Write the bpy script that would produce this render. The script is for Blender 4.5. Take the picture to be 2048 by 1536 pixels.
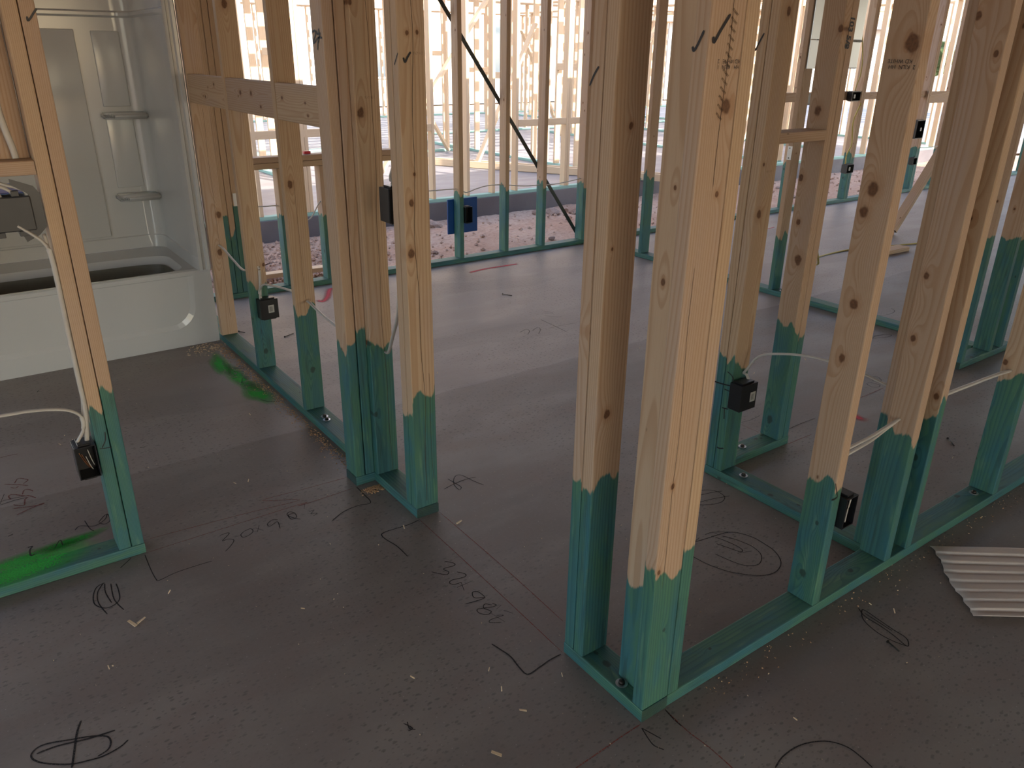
import bpy, bmesh, math, random, json
from mathutils import Vector, Matrix
random.seed(7)
for o in list(bpy.data.objects): bpy.data.objects.remove(o)
SC=bpy.context.scene; COL=SC.collection
# ------------------------------------------------------------ camera
F=1566.3; H=1.513; yaw,pitch,roll=[math.radians(a) for a in (36.0,22.89,-0.71)]
fw=Vector((math.sin(yaw)*math.cos(pitch),math.cos(yaw)*math.cos(pitch),-math.sin(pitch)))
r0=Vector((math.cos(yaw),-math.sin(yaw),0)); d0=fw.cross(r0)
rt=r0*math.cos(roll)+d0*math.sin(roll); dn=-r0*math.sin(roll)+d0*math.cos(roll)
cam=bpy.data.cameras.new('camera'); cam.sensor_width=36; cam.lens=F*36/2048; cam.clip_end=300; cam.clip_start=.02
co=bpy.data.objects.new('camera',cam); COL.objects.link(co)
co.matrix_world=Matrix(((rt.x,-dn.x,-fw.x,0),(rt.y,-dn.y,-fw.y,0),(rt.z,-dn.z,-fw.z,H),(0,0,0,1)))
SC.camera=co
# ------------------------------------------------------------ world, sun, exposure
SUN_DIR=Vector((.27,-.90,.62)).normalized()
w=bpy.data.worlds.new('world'); SC.world=w; w.use_nodes=True; nt=w.node_tree; nt.nodes.clear()
sky=nt.nodes.new('ShaderNodeTexSky'); sky.sky_type='NISHITA'; sky.sun_disc=False
sky.sun_elevation=math.asin(SUN_DIR.z); sky.sun_rotation=math.atan2(SUN_DIR.x,SUN_DIR.y)
sky.air_density=1.0; sky.dust_density=1.2; sky.ozone_density=1.0
bg=nt.nodes.new('ShaderNodeBackground'); bg.inputs[1].default_value=0.36
ow=nt.nodes.new('ShaderNodeOutputWorld'); nt.links.new(sky.outputs[0],bg.inputs[0]); nt.links.new(bg.outputs[0],ow.inputs[0])
sl=bpy.data.lights.new('sun','SUN'); sl.energy=6.2; sl.angle=.009; sl.color=(1,.93,.82)
so=bpy.data.objects.new('sun',sl); COL.objects.link(so); so.rotation_euler=SUN_DIR.to_track_quat('Z','Y').to_euler(); so.location=(3,-10,9)
SC.view_settings.view_transform='Standard'; SC.view_settings.look='None'; SC.view_settings.exposure=1.05; SC.view_settings.gamma=1; SC.view_settings.use_curve_mapping=False
# ------------------------------------------------------------ node helpers
class NT:
    def __init__(s,name):
        s.m=bpy.data.materials.new(name); s.m.use_nodes=True; s.t=s.m.node_tree; s.t.nodes.clear()
        s.out=s.t.nodes.new('ShaderNodeOutputMaterial'); s.b=s.t.nodes.new('ShaderNodeBsdfPrincipled'); s.t.links.new(s.b.outputs[0],s.out.inputs[0])
    def n(s,typ,**k):
        nd=s.t.nodes.new('ShaderNode'+typ)
        for a,v in k.items(): setattr(nd,a,v)
        return nd
    def lk(s,a,b): s.t.links.new(a,b)
    def put(s,v,sock):
        if hasattr(v,'is_linked') or isinstance(v,bpy.types.NodeSocket): s.lk(v,sock)
        elif v is not None: sock.default_value=v
    def ma(s,op,a,b=None,c=None,clamp=False):
        nd=s.n('Math',operation=op,use_clamp=clamp)
        for i,v in enumerate((a,b,c)):
            if v is not None: s.put(v,nd.inputs[i])
        return nd.outputs[0]
    def vm(s,op,a,b=None):
        nd=s.n('VectorMath',operation=op); s.put(a,nd.inputs[0])
        if b is not None:
            if op=='SCALE': s.put(b,nd.inputs[3])
            else: s.put(b,nd.inputs[1])
        return nd.outputs[1] if op in('LENGTH','DOT_PRODUCT') else nd.outputs[0]
    def noise(s,vec,scale=5,detail=2,rough=.5,dim='3D',w=None):
        nd=s.n('TexNoise',noise_dimensions=dim); s.put(vec,nd.inputs['Vector']); nd.inputs['Scale'].default_value=scale; nd.inputs['Detail'].default_value=detail; nd.inputs['Roughness'].default_value=rough
        if w is not None: s.put(w,nd.inputs['W'])
        return nd.outputs[0]
    def ss(s,v,a,b):
        nd=s.n('MapRange',interpolation_type='SMOOTHSTEP'); s.put(v,nd.inputs[0]); s.put(a,nd.inputs[1]); s.put(b,nd.inputs[2]); return nd.outputs[0]
    def mix(s,f,a,b,bt='MIX'):
        nd=s.n('Mix',data_type='RGBA',blend_type=bt); s.put(f,nd.inputs[0])
        for v,i in ((a,6),(b,7)):
            if isinstance(v,tuple): v=tuple(v)+(1,) if len(v)==3 else v
            s.put(v,nd.inputs[i])
        return nd.outputs[2]
    def sep(s,v): nd=s.n('SeparateXYZ'); s.lk(v,nd.inputs[0]); return nd.outputs
    def comb(s,x,y,z):
        nd=s.n('CombineXYZ'); s.put(x,nd.inputs[0]); s.put(y,nd.inputs[1]); s.put(z,nd.inputs[2]); return nd.outputs[0]
    def bump(s,h,st,dist):
        nd=s.n('Bump'); nd.inputs['Strength'].default_value=st; nd.inputs['Distance'].default_value=dist; s.lk(h,nd.inputs['Height']); s.lk(nd.outputs[0],s.b.inputs['Normal'])
def plain(name,col,rough=.5,metal=0,spec=.5,var=.12,scale=30):
    m=NT(name); tc=m.n('TexCoord'); nz=m.noise(tc.outputs['Object'],scale,3)
    lo=tuple(c*(1-var) for c in col); hi=tuple(min(1,c*(1+var)) for c in col)
    m.lk(m.mix(nz,lo,hi),m.b.inputs['Base Color']); m.b.inputs['Roughness'].default_value=rough; m.b.inputs['Metallic'].default_value=metal; m.b.inputs['Specular IOR Level'].default_value=spec
    return m.m
# ------------------------------------------------------------ wood with real knots, growth rings and dipped green preservative
def wood_material():
    m=NT('dipped_lumber'); tc=m.n('TexCoord'); P=tc.outputs['Object']; N=tc.outputs['Normal']
    oi=m.n('ObjectInfo'); rnd=oi.outputs['Random']; off=m.vm('SCALE',m.comb(17.3,31.7,53.1),rnd)
    x,y,z=m.sep(P)
    PO=m.vm('ADD',P,off)
    bend=0.0; kmask=0.0; halo=0.0
    for i in range(7):
        a=m.n('Attribute',attribute_type='OBJECT',attribute_name='k%d'%i); kx,kz,kr=m.sep(a.outputs['Vector'])
        dx=m.ma('SUBTRACT',x,kx); dz=m.ma('SUBTRACT',z,kz)
        wob=m.ma('MULTIPLY',m.ma('SUBTRACT',m.noise(PO,60,1),.5),m.ma('MULTIPLY',kr,.8))
        d=m.ma('ADD',m.ma('SQRT',m.ma('ADD',m.ma('MULTIPLY',dx,dx),m.ma('MULTIPLY',m.ma('MULTIPLY',dz,dz),.55))),wob)
        q=m.ma('DIVIDE',d,m.ma('ADD',kr,.0001))
        km=m.ma('SUBTRACT',1,m.ss(q,.65,1.15)); km=m.ma('MULTIPLY',km,m.ma('GREATER_THAN',kr,.0005))
        ht=m.ma('MULTIPLY',m.ma('SUBTRACT',1,m.ss(q,.9,2.6)),m.ma('GREATER_THAN',kr,.0005))
        lz=m.ma('DIVIDE',dz,m.ma('ADD',m.ma('MULTIPLY',kr,6),.0001)); lx=m.ma('DIVIDE',dx,m.ma('ADD',m.ma('MULTIPLY',kr,2.2),.0001))
        g=m.ma('EXPONENT',m.ma('MULTIPLY',m.ma('ADD',m.ma('MULTIPLY',lz,lz),m.ma('MULTIPLY',lx,lx)),-1))
        bd=m.ma('MULTIPLY',m.ma('MULTIPLY',g,kr),-1.6)
        bend=bd if i==0 else m.ma('ADD',bend,bd)
        kmask=km if i==0 else m.ma('MAXIMUM',kmask,km)
        halo=ht if i==0 else m.ma('MAXIMUM',halo,ht)
    # growth rings round a pith lying just off the board
    low=m.n('TexNoise',noise_dimensions='3D'); m.lk(m.vm('MULTIPLY',PO,m.comb(7,7,.9)),low.inputs['Vector']); low.inputs['Scale'].default_value=1; low.inputs['Detail'].default_value=1
    lc=m.vm('SUBTRACT',low.outputs['Color'],m.comb(.5,.5,.5)); lx_,ly_,lz_=m.sep(lc)
    r1=m.ma('FRACT',m.ma('MULTIPLY',rnd,13.7)); r2=m.ma('FRACT',m.ma('MULTIPLY',rnd,71.3)); r3=m.ma('FRACT',m.ma('MULTIPLY',rnd,37.9))
    px=m.ma('MULTIPLY',m.ma('SUBTRACT',r1,.5),.09); py=m.ma('SUBTRACT',m.ma('MULTIPLY',r2,-.05),.025)
    ax=m.ma('ADD',m.ma('SUBTRACT',x,px),m.ma('MULTIPLY',lx_,.05)); ay=m.ma('ADD',m.ma('SUBTRACT',y,py),m.ma('MULTIPLY',ly_,.05))
    rad=m.ma('SQRT',m.ma('ADD',m.ma('MULTIPLY',ax,ax),m.ma('MULTIPLY',ay,ay)))
    rad=m.ma('ADD',rad,bend)
    ph=m.ma('FRACT',m.ma('DIVIDE',rad,m.ma('ADD',.0042,m.ma('MULTIPLY',r3,.005))))
    late=m.ma('MULTIPLY',m.ss(ph,.35,.9),m.ma('SUBTRACT',1,m.ss(ph,.93,1.0)))
    fib=m.n('TexNoise'); m.lk(m.vm('MULTIPLY',PO,m.comb(420,420,9)),fib.inputs['Vector']); fib.inputs['Scale'].default_value=1; fib.inputs['Detail'].default_value=2
    stain=m.n('TexNoise'); m.lk(m.vm('MULTIPLY',PO,m.comb(9,9,2.2)),stain.inputs['Vector']); stain.inputs['Scale'].default_value=1; stain.inputs['Detail'].default_value=3
    base=m.mix(m.ss(rnd,0,1),(.46,.325,.228),(.52,.372,.238))
    base=m.mix(m.ma('MULTIPLY',m.ss(stain.outputs[0],.5,.75),.55),base,(.45,.345,.29))
    base=m.mix(m.ma('MULTIPLY',late,.42),base,(.33,.175,.085))
    base=m.mix(m.ma('MULTIPLY',m.ss(fib.outputs[0],.45,.8),.28),base,(.38,.24,.14))
    base=m.mix(m.ma('MULTIPLY',halo,.38),base,(.34,.17,.08))
    # small pin knots anywhere
    vo=m.n('TexVoronoi'); m.lk(m.vm('MULTIPLY',PO,m.comb(14,14,7)),vo.inputs['Vector']); vo.inputs['Scale'].default_value=1
    vr,vg,vb=m.sep(vo.outputs['Color'])
    pin=m.ma('MULTIPLY',m.ma('SUBTRACT',1,m.ss(vo.outputs['Distance'],.05,.085)),m.ma('GREATER_THAN',vr,.78))
    base=m.mix(m.ma('MULTIPLY',pin,.85),base,(.10,.045,.02))
    kc=m.mix(m.noise(PO,160,2),(.045,.02,.012),(.20,.09,.04))
    base=m.mix(m.ma('MULTIPLY',kmask,.92),base,kc)
    # green dip: own upper edge on every face of every stud
    dp=m.n('Attribute',attribute_type='OBJECT',attribute_name='dip'); dip=dp.outputs['Fac']
    nx,ny,nz=m.sep(N)
    fo=m.ma('ADD',m.ma('MULTIPLY',nx,m.ma('MULTIPLY',m.ma('SUBTRACT',r2,.5),.06)),m.ma('MULTIPLY',ny,m.ma('MULTIPLY',m.ma('SUBTRACT',r1,.5),.05)))
    wav=m.ma('MULTIPLY',m.ma('SUBTRACT',m.noise(m.vm('MULTIPLY',PO,m.comb(1,1,.12)),19,1),.5),.17)
    brs=m.n('TexNoise'); m.lk(m.vm('MULTIPLY',PO,m.comb(170,170,30)),brs.inputs['Vector']); brs.inputs['Scale'].default_value=1; brs.inputs['Detail'].default_value=2
    brs_=m.ma('MULTIPLY',m.ma('SUBTRACT',brs.outputs[0],.5),.016)
    edge=m.ma('ADD',m.ma('ADD',dip,fo),m.ma('ADD',wav,brs_))
    dm=m.ma('SUBTRACT',1,m.ss(m.ma('SUBTRACT',z,edge),-.005,.005))
    g1=m.n('TexNoise'); m.lk(m.vm('MULTIPLY',PO,m.comb(16,16,3.5)),g1.inputs['Vector']); g1.inputs['Scale'].default_value=1; g1.inputs['Detail'].default_value=3
    grn=m.mix(m.ss(g1.outputs[0],.38,.62),(.040,.142,.146),(.056,.166,.108))
    grn=m.mix(m.ma('MULTIPLY',m.ss(m.noise(m.vm('MULTIPLY',PO,m.comb(1,1,.15)),48,2),.56,.76),.5),grn,(.14,.28,.16))
    grn=m.mix(m.ma('MULTIPLY',m.ss(m.ma('SUBTRACT',edge,z),.12,.0),.45),grn,(.065,.17,.085))
    grn=m.mix(m.ma('MULTIPLY',m.ss(m.noise(m.vm('MULTIPLY',PO,m.comb(1,1,.3)),22,3,.6),.5,.68),.6),grn,(.026,.135,.18))
    grn=m.mix(m.ma('MULTIPLY',late,.5),grn,(.012,.075,.085)); grn=m.mix(m.ma('MULTIPLY',m.ss(fib.outputs[0],.5,.8),.4),grn,(.012,.12,.10))
    dk=m.n('TexNoise'); m.lk(m.vm('MULTIPLY',PO,m.comb(45,45,5)),dk.inputs['Vector']); dk.inputs['Scale'].default_value=1; dk.inputs['Detail'].default_value=4
    grn=m.mix(m.ma('MULTIPLY',m.ss(dk.outputs[0],.56,.72),.55),grn,(.022,.062,.052))
    grn=m.mix(m.ma('MULTIPLY',m.ma('MAXIMUM',kmask,pin),.85),grn,(.015,.04,.03))
    col=m.mix(dm,base,grn)
    endg=m.ma('GREATER_THAN',m.ma('ABSOLUTE',nz),.9); col=m.mix(m.ma('MULTIPLY',endg,.72),col,(.012,.022,.016))
    m.lk(col,m.b.inputs['Base Color']); m.b.inputs['Roughness'].default_value=.60; m.lk(m.ma('ADD',.25,m.ma('MULTIPLY',dm,.3)),m.b.inputs['Specular IOR Level'])
    hb=m.ma('ADD',m.ma('MULTIPLY',fib.outputs[0],.6),m.ma('MULTIPLY',late,-.5)); m.bump(hb,.35,.0012)
    return m.m
WOOD=wood_material()
def simple_wood(name,col,col2):   # far framing lumber: plain grain
    m=NT(name); tc=m.n('TexCoord'); oi=m.n('ObjectInfo'); P=m.vm('ADD',tc.outputs['Object'],m.vm('SCALE',m.comb(9,21,33),oi.outputs['Random']))
    nz=m.n('TexNoise'); m.lk(m.vm('MULTIPLY',P,m.comb(60,60,3)),nz.inputs['Vector']); nz.inputs['Scale'].default_value=1
    c=m.mix(nz.outputs[0],col,col2)
    dp=m.n('Attribute',attribute_type='OBJECT',attribute_name='dip'); x,y,z=m.sep(tc.outputs['Object'])
    dm=m.ma('SUBTRACT',1,m.ss(m.ma('SUBTRACT',z,m.ma('ADD',dp.outputs['Fac'],m.ma('MULTIPLY',m.ma('SUBTRACT',m.noise(P,20,2),.5),.08))),-.006,.006))
    c=m.mix(dm,c,(.30,.47,.40)); m.lk(c,m.b.inputs['Base Color']); m.b.inputs['Roughness'].default_value=.7; m.b.inputs['Specular IOR Level'].default_value=.2
    return m.m
FARWOOD=simple_wood('far_lumber',(.60,.43,.27),(.72,.55,.37))
# ------------------------------------------------------------ concrete
def concrete(name,dark,light,flecks=True,edge_y=None):
    m=NT(name); tc=m.n('TexCoord'); P=tc.outputs['Object']; x,y,z=m.sep(P)
    big=m.noise(P,.9,3); mid=m.noise(m.vm('MULTIPLY',P,m.comb(1,2.2,1)),2.3,4,.6); fine=m.noise(P,90,3,.6)
    c=m.mix(m.ss(big,.35,.68),dark,light)
    c=m.mix(m.ma('MULTIPLY',m.ss(mid,.45,.7),.5),c,(dark[0]*1.10,dark[1]*.97,dark[2]*.95))
    c=m.mix(m.ma('MULTIPLY',m.ss(mid,.52,.30),.35),c,(light[0]*1.1,light[1]*1.12,light[2]*1.08))
    if edge_y is not None:
        st=m.ss(m.ma('ADD',y,m.ma('MULTIPLY',m.ma('SUBTRACT',m.noise(P,4,2),.5),.05)),edge_y-.008,edge_y+.008)
        c=m.mix(m.ma('MULTIPLY',st,.45),c,tuple(v*1.45 for v in light))
        # trowel bands with their own edges
        band=m.ma('FRACT',m.ma('ADD',m.ma('MULTIPLY',y,1.15),m.ma('MULTIPLY',m.noise(P,1.2,2),.7)))
        c=m.mix(m.ma('MULTIPLY',m.ma('MULTIPLY',m.ss(band,.3,.34),m.ma('SUBTRACT',1,m.ss(band,.62,.68))),.22),c,tuple(v*.75 for v in dark))
    if flecks:
        for sc,th,amt,seed in ((40,.19,.55,3.1),(80,.22,.40,9.7)):
            vo=m.n('TexVoronoi',voronoi_dimensions='2D'); m.lk(m.vm('ADD',m.vm('MULTIPLY',P,m.comb(.62,1.15,1)),m.comb(seed,seed,0)),vo.inputs['Vector']); vo.inputs['Scale'].default_value=sc
            a,b,d=m.sep(vo.outputs['Color'])
            dens=m.ss(m.noise(P,1.7,2),.30,.62)
            f=m.ma('MULTIPLY',m.ma('SUBTRACT',1,m.ss(m.ma('ADD',vo.outputs['Distance'],m.ma('MULTIPLY',m.ma('SUBTRACT',m.noise(P,150,1),.5),.14)),th*.55,th)),m.ma('GREATER_THAN',a,.48))
            c=m.mix(m.ma('MULTIPLY',m.ma('MULTIPLY',f,dens),amt),c,(dark[0]*.42,dark[1]*.42,dark[2]*.45))
        vo=m.n('TexVoronoi',voronoi_dimensions='2D'); m.lk(P,vo.inputs['Vector']); vo.inputs['Scale'].default_value=38; a,b,d=m.sep(vo.outputs['Color'])
        sp=m.ma('MULTIPLY',m.ma('SUBTRACT',1,m.ss(vo.outputs['Distance'],.03,.07)),m.ma('GREATER_THAN',b,.86)); c=m.mix(m.ma('MULTIPLY',sp,.6),c,(.42,.40,.37))
    c=m.mix(m.ma('MULTIPLY',m.ma('SUBTRACT',fine,.5),.35,clamp=True),c,(light[0]*1.5,light[1]*1.5,light[2]*1.5))
    m.lk(c,m.b.inputs['Base Color']); m.lk(m.ma('ADD',.40,m.ma('MULTIPLY',mid,.22)),m.b.inputs['Roughness']); m.b.inputs['Specular IOR Level'].default_value=.45
    m.bump(m.ma('ADD',m.ma('MULTIPLY',fine,.4),mid),.12,.003)
    return m.m
FLOOR=concrete('slab_concrete',(.185,.163,.150),(.250,.226,.213),True,3.0)
SLAB2=concrete('neighbour_concrete',(.20,.19,.195),(.27,.255,.26),False)
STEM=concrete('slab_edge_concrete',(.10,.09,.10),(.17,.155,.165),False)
# dirt
def dirt():
    m=NT('red_dirt'); tc=m.n('TexCoord'); P=tc.outputs['Object']
    a=m.noise(P,1.3,4); b=m.noise(P,26,5,.7); c=m.mix(m.ss(a,.35,.65),(.46,.30,.22),(.55,.40,.31)); c=m.mix(m.ma('MULTIPLY',m.ss(b,.48,.62),.6),c,(.33,.20,.15)); c=m.mix(m.ma('MULTIPLY',m.ss(b,.42,.30),.5),c,(.62,.48,.40))
    m.lk(c,m.b.inputs['Base Color']); m.b.inputs['Roughness'].default_value=.95; m.b.inputs['Specular IOR Level'].default_value=.1; m.bump(b,.8,.02); return m.m
DIRT=dirt()
def stone():
    m=NT('dirt_clod'); tc=m.n('TexCoord'); oi=m.n('ObjectInfo'); b=m.noise(tc.outputs['Object'],18,4)
    c=m.mix(oi.outputs['Random'],(.36,.22,.16),(.46,.37,.32)); c=m.mix(m.ss(b,.4,.65),c,(.22,.14,.11)); m.lk(c,m.b.inputs['Base Color']); m.b.inputs['Roughness'].default_value=.9; m.bump(b,.6,.01); return m.m
STONE=stone()
BLACK=plain('black_plastic',(.010,.010,.012),.35); GREYP=plain('grey_plastic',(.045,.045,.047),.5); BLUEP=plain('blue_plastic',(.004,.062,.26),.45); BLUEB=plain('bright_blue_plastic',(.01,.10,.45),.4)
INDIGO=plain('indigo_plastic',(.05,.06,.25),.4)
STICK=None
def sticker():
    m=NT('barcode_sticker'); tc=m.n('TexCoord'); x,y,z=m.sep(tc.outputs['Generated'])
    bars=m.ma('GREATER_THAN',m.noise(m.comb(m.ma('MULTIPLY',x,1),0,0),26,0),.5)
    inb=m.ma('MULTIPLY',m.ma('MULTIPLY',m.ma('GREATER_THAN',z,.18),m.ma('LESS_THAN',z,.82)),m.ma('MULTIPLY',m.ma('GREATER_THAN',x,.15),m.ma('LESS_THAN',x,.85)))
    m.lk(m.mix(m.ma('MULTIPLY',bars,inb),(.42,.41,.38),(.03,.03,.03)),m.b.inputs['Base Color']); m.b.inputs['Roughness'].default_value=.5; return m.m
STICK=sticker()
CABLE=plain('white_cable_jacket',(.50,.47,.43),.45); YCABLE=plain('yellow_cable_jacket',(.45,.36,.08),.45); COPPER=plain('copper_wire',(.72,.30,.12),.3,1); STEEL=plain('galvanised_steel',(.55,.55,.56),.38,1,var=.2,scale=9); DUCTM=plain('dull_galvanised_sheet',(.66,.71,.76),.35,.45,var=.14,scale=3)
DARKST=plain('dark_strap_steel',(.065,.072,.066),.5,.6); NAILM=plain('dark_nail_steel',(.05,.045,.04),.4,.8); GREYC=plain('grey_conduit',(.17,.17,.17),.5); REDP=plain('red_plastic',(.45,.01,.03),.4)
TUBM=plain('white_glossy_acrylic',(.50,.50,.49),.16,0,.5,.03,3); BASIN_OLIVE=plain('olive_basin_layer',(.15,.14,.10),.5); PAPER=plain('pleated_paper',(.60,.53,.47),.8,0,.2,.06,200)
CHIP=plain('raw_wood_chip',(.60,.47,.32),.7); SAW=plain('sawdust_crumbs',(.50,.31,.17),.9); CEIL=plain('roof_deck_board',(.60,.50,.40),.8,0,.2,.15,3)
SHEET=plain('sheathing_panel',(.62,.46,.29),.75,0,.2,.12,5); STUCCO=plain('pale_stucco',(.60,.58,.54),.9,0,.2,.05,2); ROOFM=plain('grey_roof',(.30,.29,.29),.8,0,.2,.15,12); GLASSM=plain('dark_window_glass',(.10,.13,.15),.08,0,.6); FRAMEM=plain('white_window_frame',(.75,.75,.73),.5); LEAF=plain('dry_green_foliage',(.05,.07,.03),.9,0,.1,.5,6); CMU=plain('grey_block',(.42,.41,.40),.9,0,.2,.08,8)
def alphamat(name,col,dens,scale,attr=None,lo=.40,hi=.62):
    m=NT(name); tc=m.n('TexCoord'); nz=m.noise(tc.outputs['Object'],scale,2,.6)
    a=m.ss(nz,lo,hi); a=m.ma('MULTIPLY',a,dens)
    if attr:
        at=m.n('Attribute',attribute_type='GEOMETRY',attribute_name=attr); a=m.ma('MULTIPLY',m.ma('ADD',m.ma('MULTIPLY',a,.4),.6*dens),at.outputs['Fac'],clamp=True)
    m.b.inputs['Base Color'].default_value=col+(1,); m.b.inputs['Roughness'].default_value=.7; m.b.inputs['Specular IOR Level'].default_value=.2
    m.lk(a,m.b.inputs['Alpha']); return m.m
CRAYON=alphamat('black_lumber_crayon',(.018,.016,.018),.95,420,lo=.22,hi=.5); REDCR=alphamat('red_lumber_crayon',(.20,.035,.03),.85,350,lo=.3,hi=.55); CHALK=alphamat('red_chalk_line',(.27,.05,.035),.8,260,lo=.25,hi=.55)
ROLL=alphamat('brown_roller_mark',(.12,.07,.035),.6,240,lo=.2,hi=.6); INK=plain('black_marker_ink',(.006,.005,.008),.5); STAMP=alphamat('faint_grade_stamp',(.10,.05,.03),.6,300)
PINK=alphamat('pink_marking_paint',(.62,.06,.10),.95,160,'fade',.2,.7); GREENSP=alphamat('green_marking_paint',(.03,.50,.06),.95,160,'fade',.2,.7)
# ------------------------------------------------------------ object helpers
def link(o,parent=None,loc=None):
    COL.objects.link(o)
    if parent is not None: o.parent=parent
    if loc is not None: o.location=loc
    return o
def tag(o,label=None,cat=None,group=None,kind=None):
    for k,v in (('label',label),('category',cat),('group',group),('kind',kind)):
        if v: o[k]=v
    return o
def thing(name,label,cat,loc=(0,0,0),group=None):
    o=bpy.data.objects.new(name,None); o.empty_display_size=.1; link(o,None,loc); tag(o,label,cat,group); return o
def wloc(p):  # world location of an unrotated parent chain
    v=Vector((0,0,0))
    while p is not None: v+=p.matrix_basis.translation if p.type=='EMPTY' or True else v; p=p.parent
    return v
def objm(name,me,mat,parent=None,loc=(0,0,0)):
    o=bpy.data.objects.new(name,me)
    if mat is not None and not me.materials: me.materials.append(mat)
    link(o,parent); o.location=Vector(loc)-(wloc(parent) if parent is not None else Vector()); return o
def pyd(name,verts,faces,smooth=False):
    me=bpy.data.meshes.new(name); me.from_pydata([tuple(v) for v in verts],[],faces); me.update()
    if smooth:
        for p in me.polygons: p.use_smooth=True
    return me
def bmm(name,bm,smooth=False):
    me=bpy.data.meshes.new(name); bm.to_mesh(me); bm.free()
    if smooth:
        for p in me.polygons: p.use_smooth=True
    return me
def bx(bm,x0,x1,y0,y1,z0,z1,bev=0,seg=1):
    r=bmesh.ops.create_cube(bm,size=1); vs=r['verts']
    for v in vs: v.co=Vector(((x0+x1)/2+v.co.x*(x1-x0),(y0+y1)/2+v.co.y*(y1-y0),(z0+z1)/2+v.co.z*(z1-z0)))
    if bev:
        es=list({e for v in vs for e in v.link_edges}); bmesh.ops.bevel(bm,geom=es,offset=bev,segments=seg,affect='EDGES',profile=.6)
_cache={}
def barmesh(w,t,L,bev):
    k=(round(w,4),round(t,4),round(L,4),bev)
    if k not in _cache:
        bm=bmesh.new(); bx(bm,-w/2,w/2,-t/2,t/2,0,L)
        if bev:
            es=[e for e in bm.edges if abs(e.verts[0].co.z-e.verts[1].co.z)>L*.5]
            bmesh.ops.bevel(bm,geom=es,offset=.0035,segments=2,affect='EDGES',profile=.5)
        _cache[k]=bmm('lumber',bm)
    return _cache[k]
def bar(name,parent,p0,zd,xd,w,t,L,dip=-1,mat=None,bev=True,knots=None,label=None):
    me=barmesh(w-.0012,t-.0018,L,bev); me_mat=mat or WOOD
    if me.materials and me.materials[0]!=me_mat: me=me.copy(); me.materials.clear()
    if not me.materials: me.materials.append(me_mat)
    o=bpy.data.objects.new(name,me); zd=Vector(zd).normalized(); xd=Vector(xd).normalized(); yd=zd.cross(xd)
    link(o,parent); base=wloc(parent) if parent is not None else Vector()
    M=Matrix((xd,yd,zd)).transposed().to_4x4(); M.translation=Vector(p0)-base; o.matrix_basis=M
    o['dip']=float(dip)
    if knots:
        for i,k in enumerate(knots[:7]): o['k%d'%i]=[float(v) for v in k]
    if label: o['label']=label
    return o
KN=json.loads('''{"C":[[-0.0199,1.5038,0.0164],[0.0085,1.1882,0.0142],[0.0214,1.1307,0.0121],[0.0028,0.9043,0.0113],[0.0075,0.7563,0.0103],[0.0035,0.0862,0.0117],[-0.0097,0.2661,0.0056]],"C2":[],"D":[[0.0385,1.572,0.0087],[0.0234,0.9171,0.0084],[0.0219,0.7316,0.0086],[-0.0258,1.487,0.0074],[-0.0904,0.2519,0.006]],"P1":[[0.0173,1.39,0.0125],[0.0194,1.2354,0.0047],[-0.0176,0.6192,0.0054],[-0.0342,0.4027,0.0056],[0.0038,0.2225,0.0047]],"T3":[[-0.0265,1.2964,0.0126],[-0.0458,0.5233,0.007],[-0.0389,1.6093,0.0075],[-0.0375,0.2491,0.0092]],"B":[[-0.0189,0.9826,0.0119],[0.1497,1.0978,0.0081],[0.004,0.1849,0.011],[0.2121,1.2012,0.006]],"A":[[0.0355,0.5215,0.0072],[-0.0016,0.0845,0.0125],[-0.0055,1.6532,0.0127],[-0.0491,0.2589,0.0073]],"S1":[[0.0535,1.6114,0.0122],[0.0244,0.6658,0.0133],[0.0034,0.4665,0.0135]],"E1":[[-0.0258,0.9055,0.0122],[-0.0192,1.0563,0.009],[0.0186,1.5254,0.0056],[-0.013,1.5222,0.0055],[-0.0055,1.14,0.0044]],"IP":[[-0.0037,1.6036,0.0108],[-0.0173,0.9804,0.0118],[-0.0262,1.1453,0.0049]],"J1":[[0.0052,1.3415,0.0061],[-0.0109,0.7022,0.0093],[-0.026,1.0929,0.0032]],"X2":[[-0.035,1.5639,0.0102],[0.0047,1.2978,0.0143],[0.0305,1.061,0.0111],[0.0143,0.8988,0.0094],[-0.0106,0.7599,0.0153],[0.0058,0.0766,0.0146]],"E":[[0.0337,0.4983,0.0087],[0.0503,0.2691,0.0091],[0.0454,0.1133,0.0074]],"E2x":[],"D2":[[0.0006,1.0662,0.0097],[-0.0255,0.5377,0.009],[-0.0073,0.3221,0.0094]]}''')
T=.038; W=.089; SH=2.39
def studY(par,y0,dip=.42,x0=1.117,k=None,L=SH,z0=T,name='stud',rk=2,label=None,mat=None):   # stud of a wall running along Y: 89 mm across X
    kn=KN.get(k) if isinstance(k,str) else k
    if kn is None or len(kn)==0: kn=rk_knots(rk,L)
    return bar(name,par,(x0+W/2,y0+T/2,z0+.0015),(0,0,1),(1,0,0),W,T,L-.0015,dip,knots=kn,label=label,mat=mat)
def studX(par,x0,dip=.42,y0=.981,k=None,L=SH,z0=T,name='stud',rk=2,label=None,mat=None):   # stud of a wall running along X
    kn=KN.get(k) if isinstance(k,str) else k
    if kn is None or len(kn)==0: kn=rk_knots(rk,L)
    return bar(name,par,(x0+T/2,y0+W/2,z0+.0015),(0,0,1),(0,1,0),W,T,L-.0015,dip,knots=kn,label=label,mat=mat)
def rk_knots(n,L):
    return [(random.uniform(-.035,.035),random.uniform(.1,min(L,2.0)),random.choice((.004,.005,.007,.010))) for _ in range(n+random.randint(0,2))]
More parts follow.
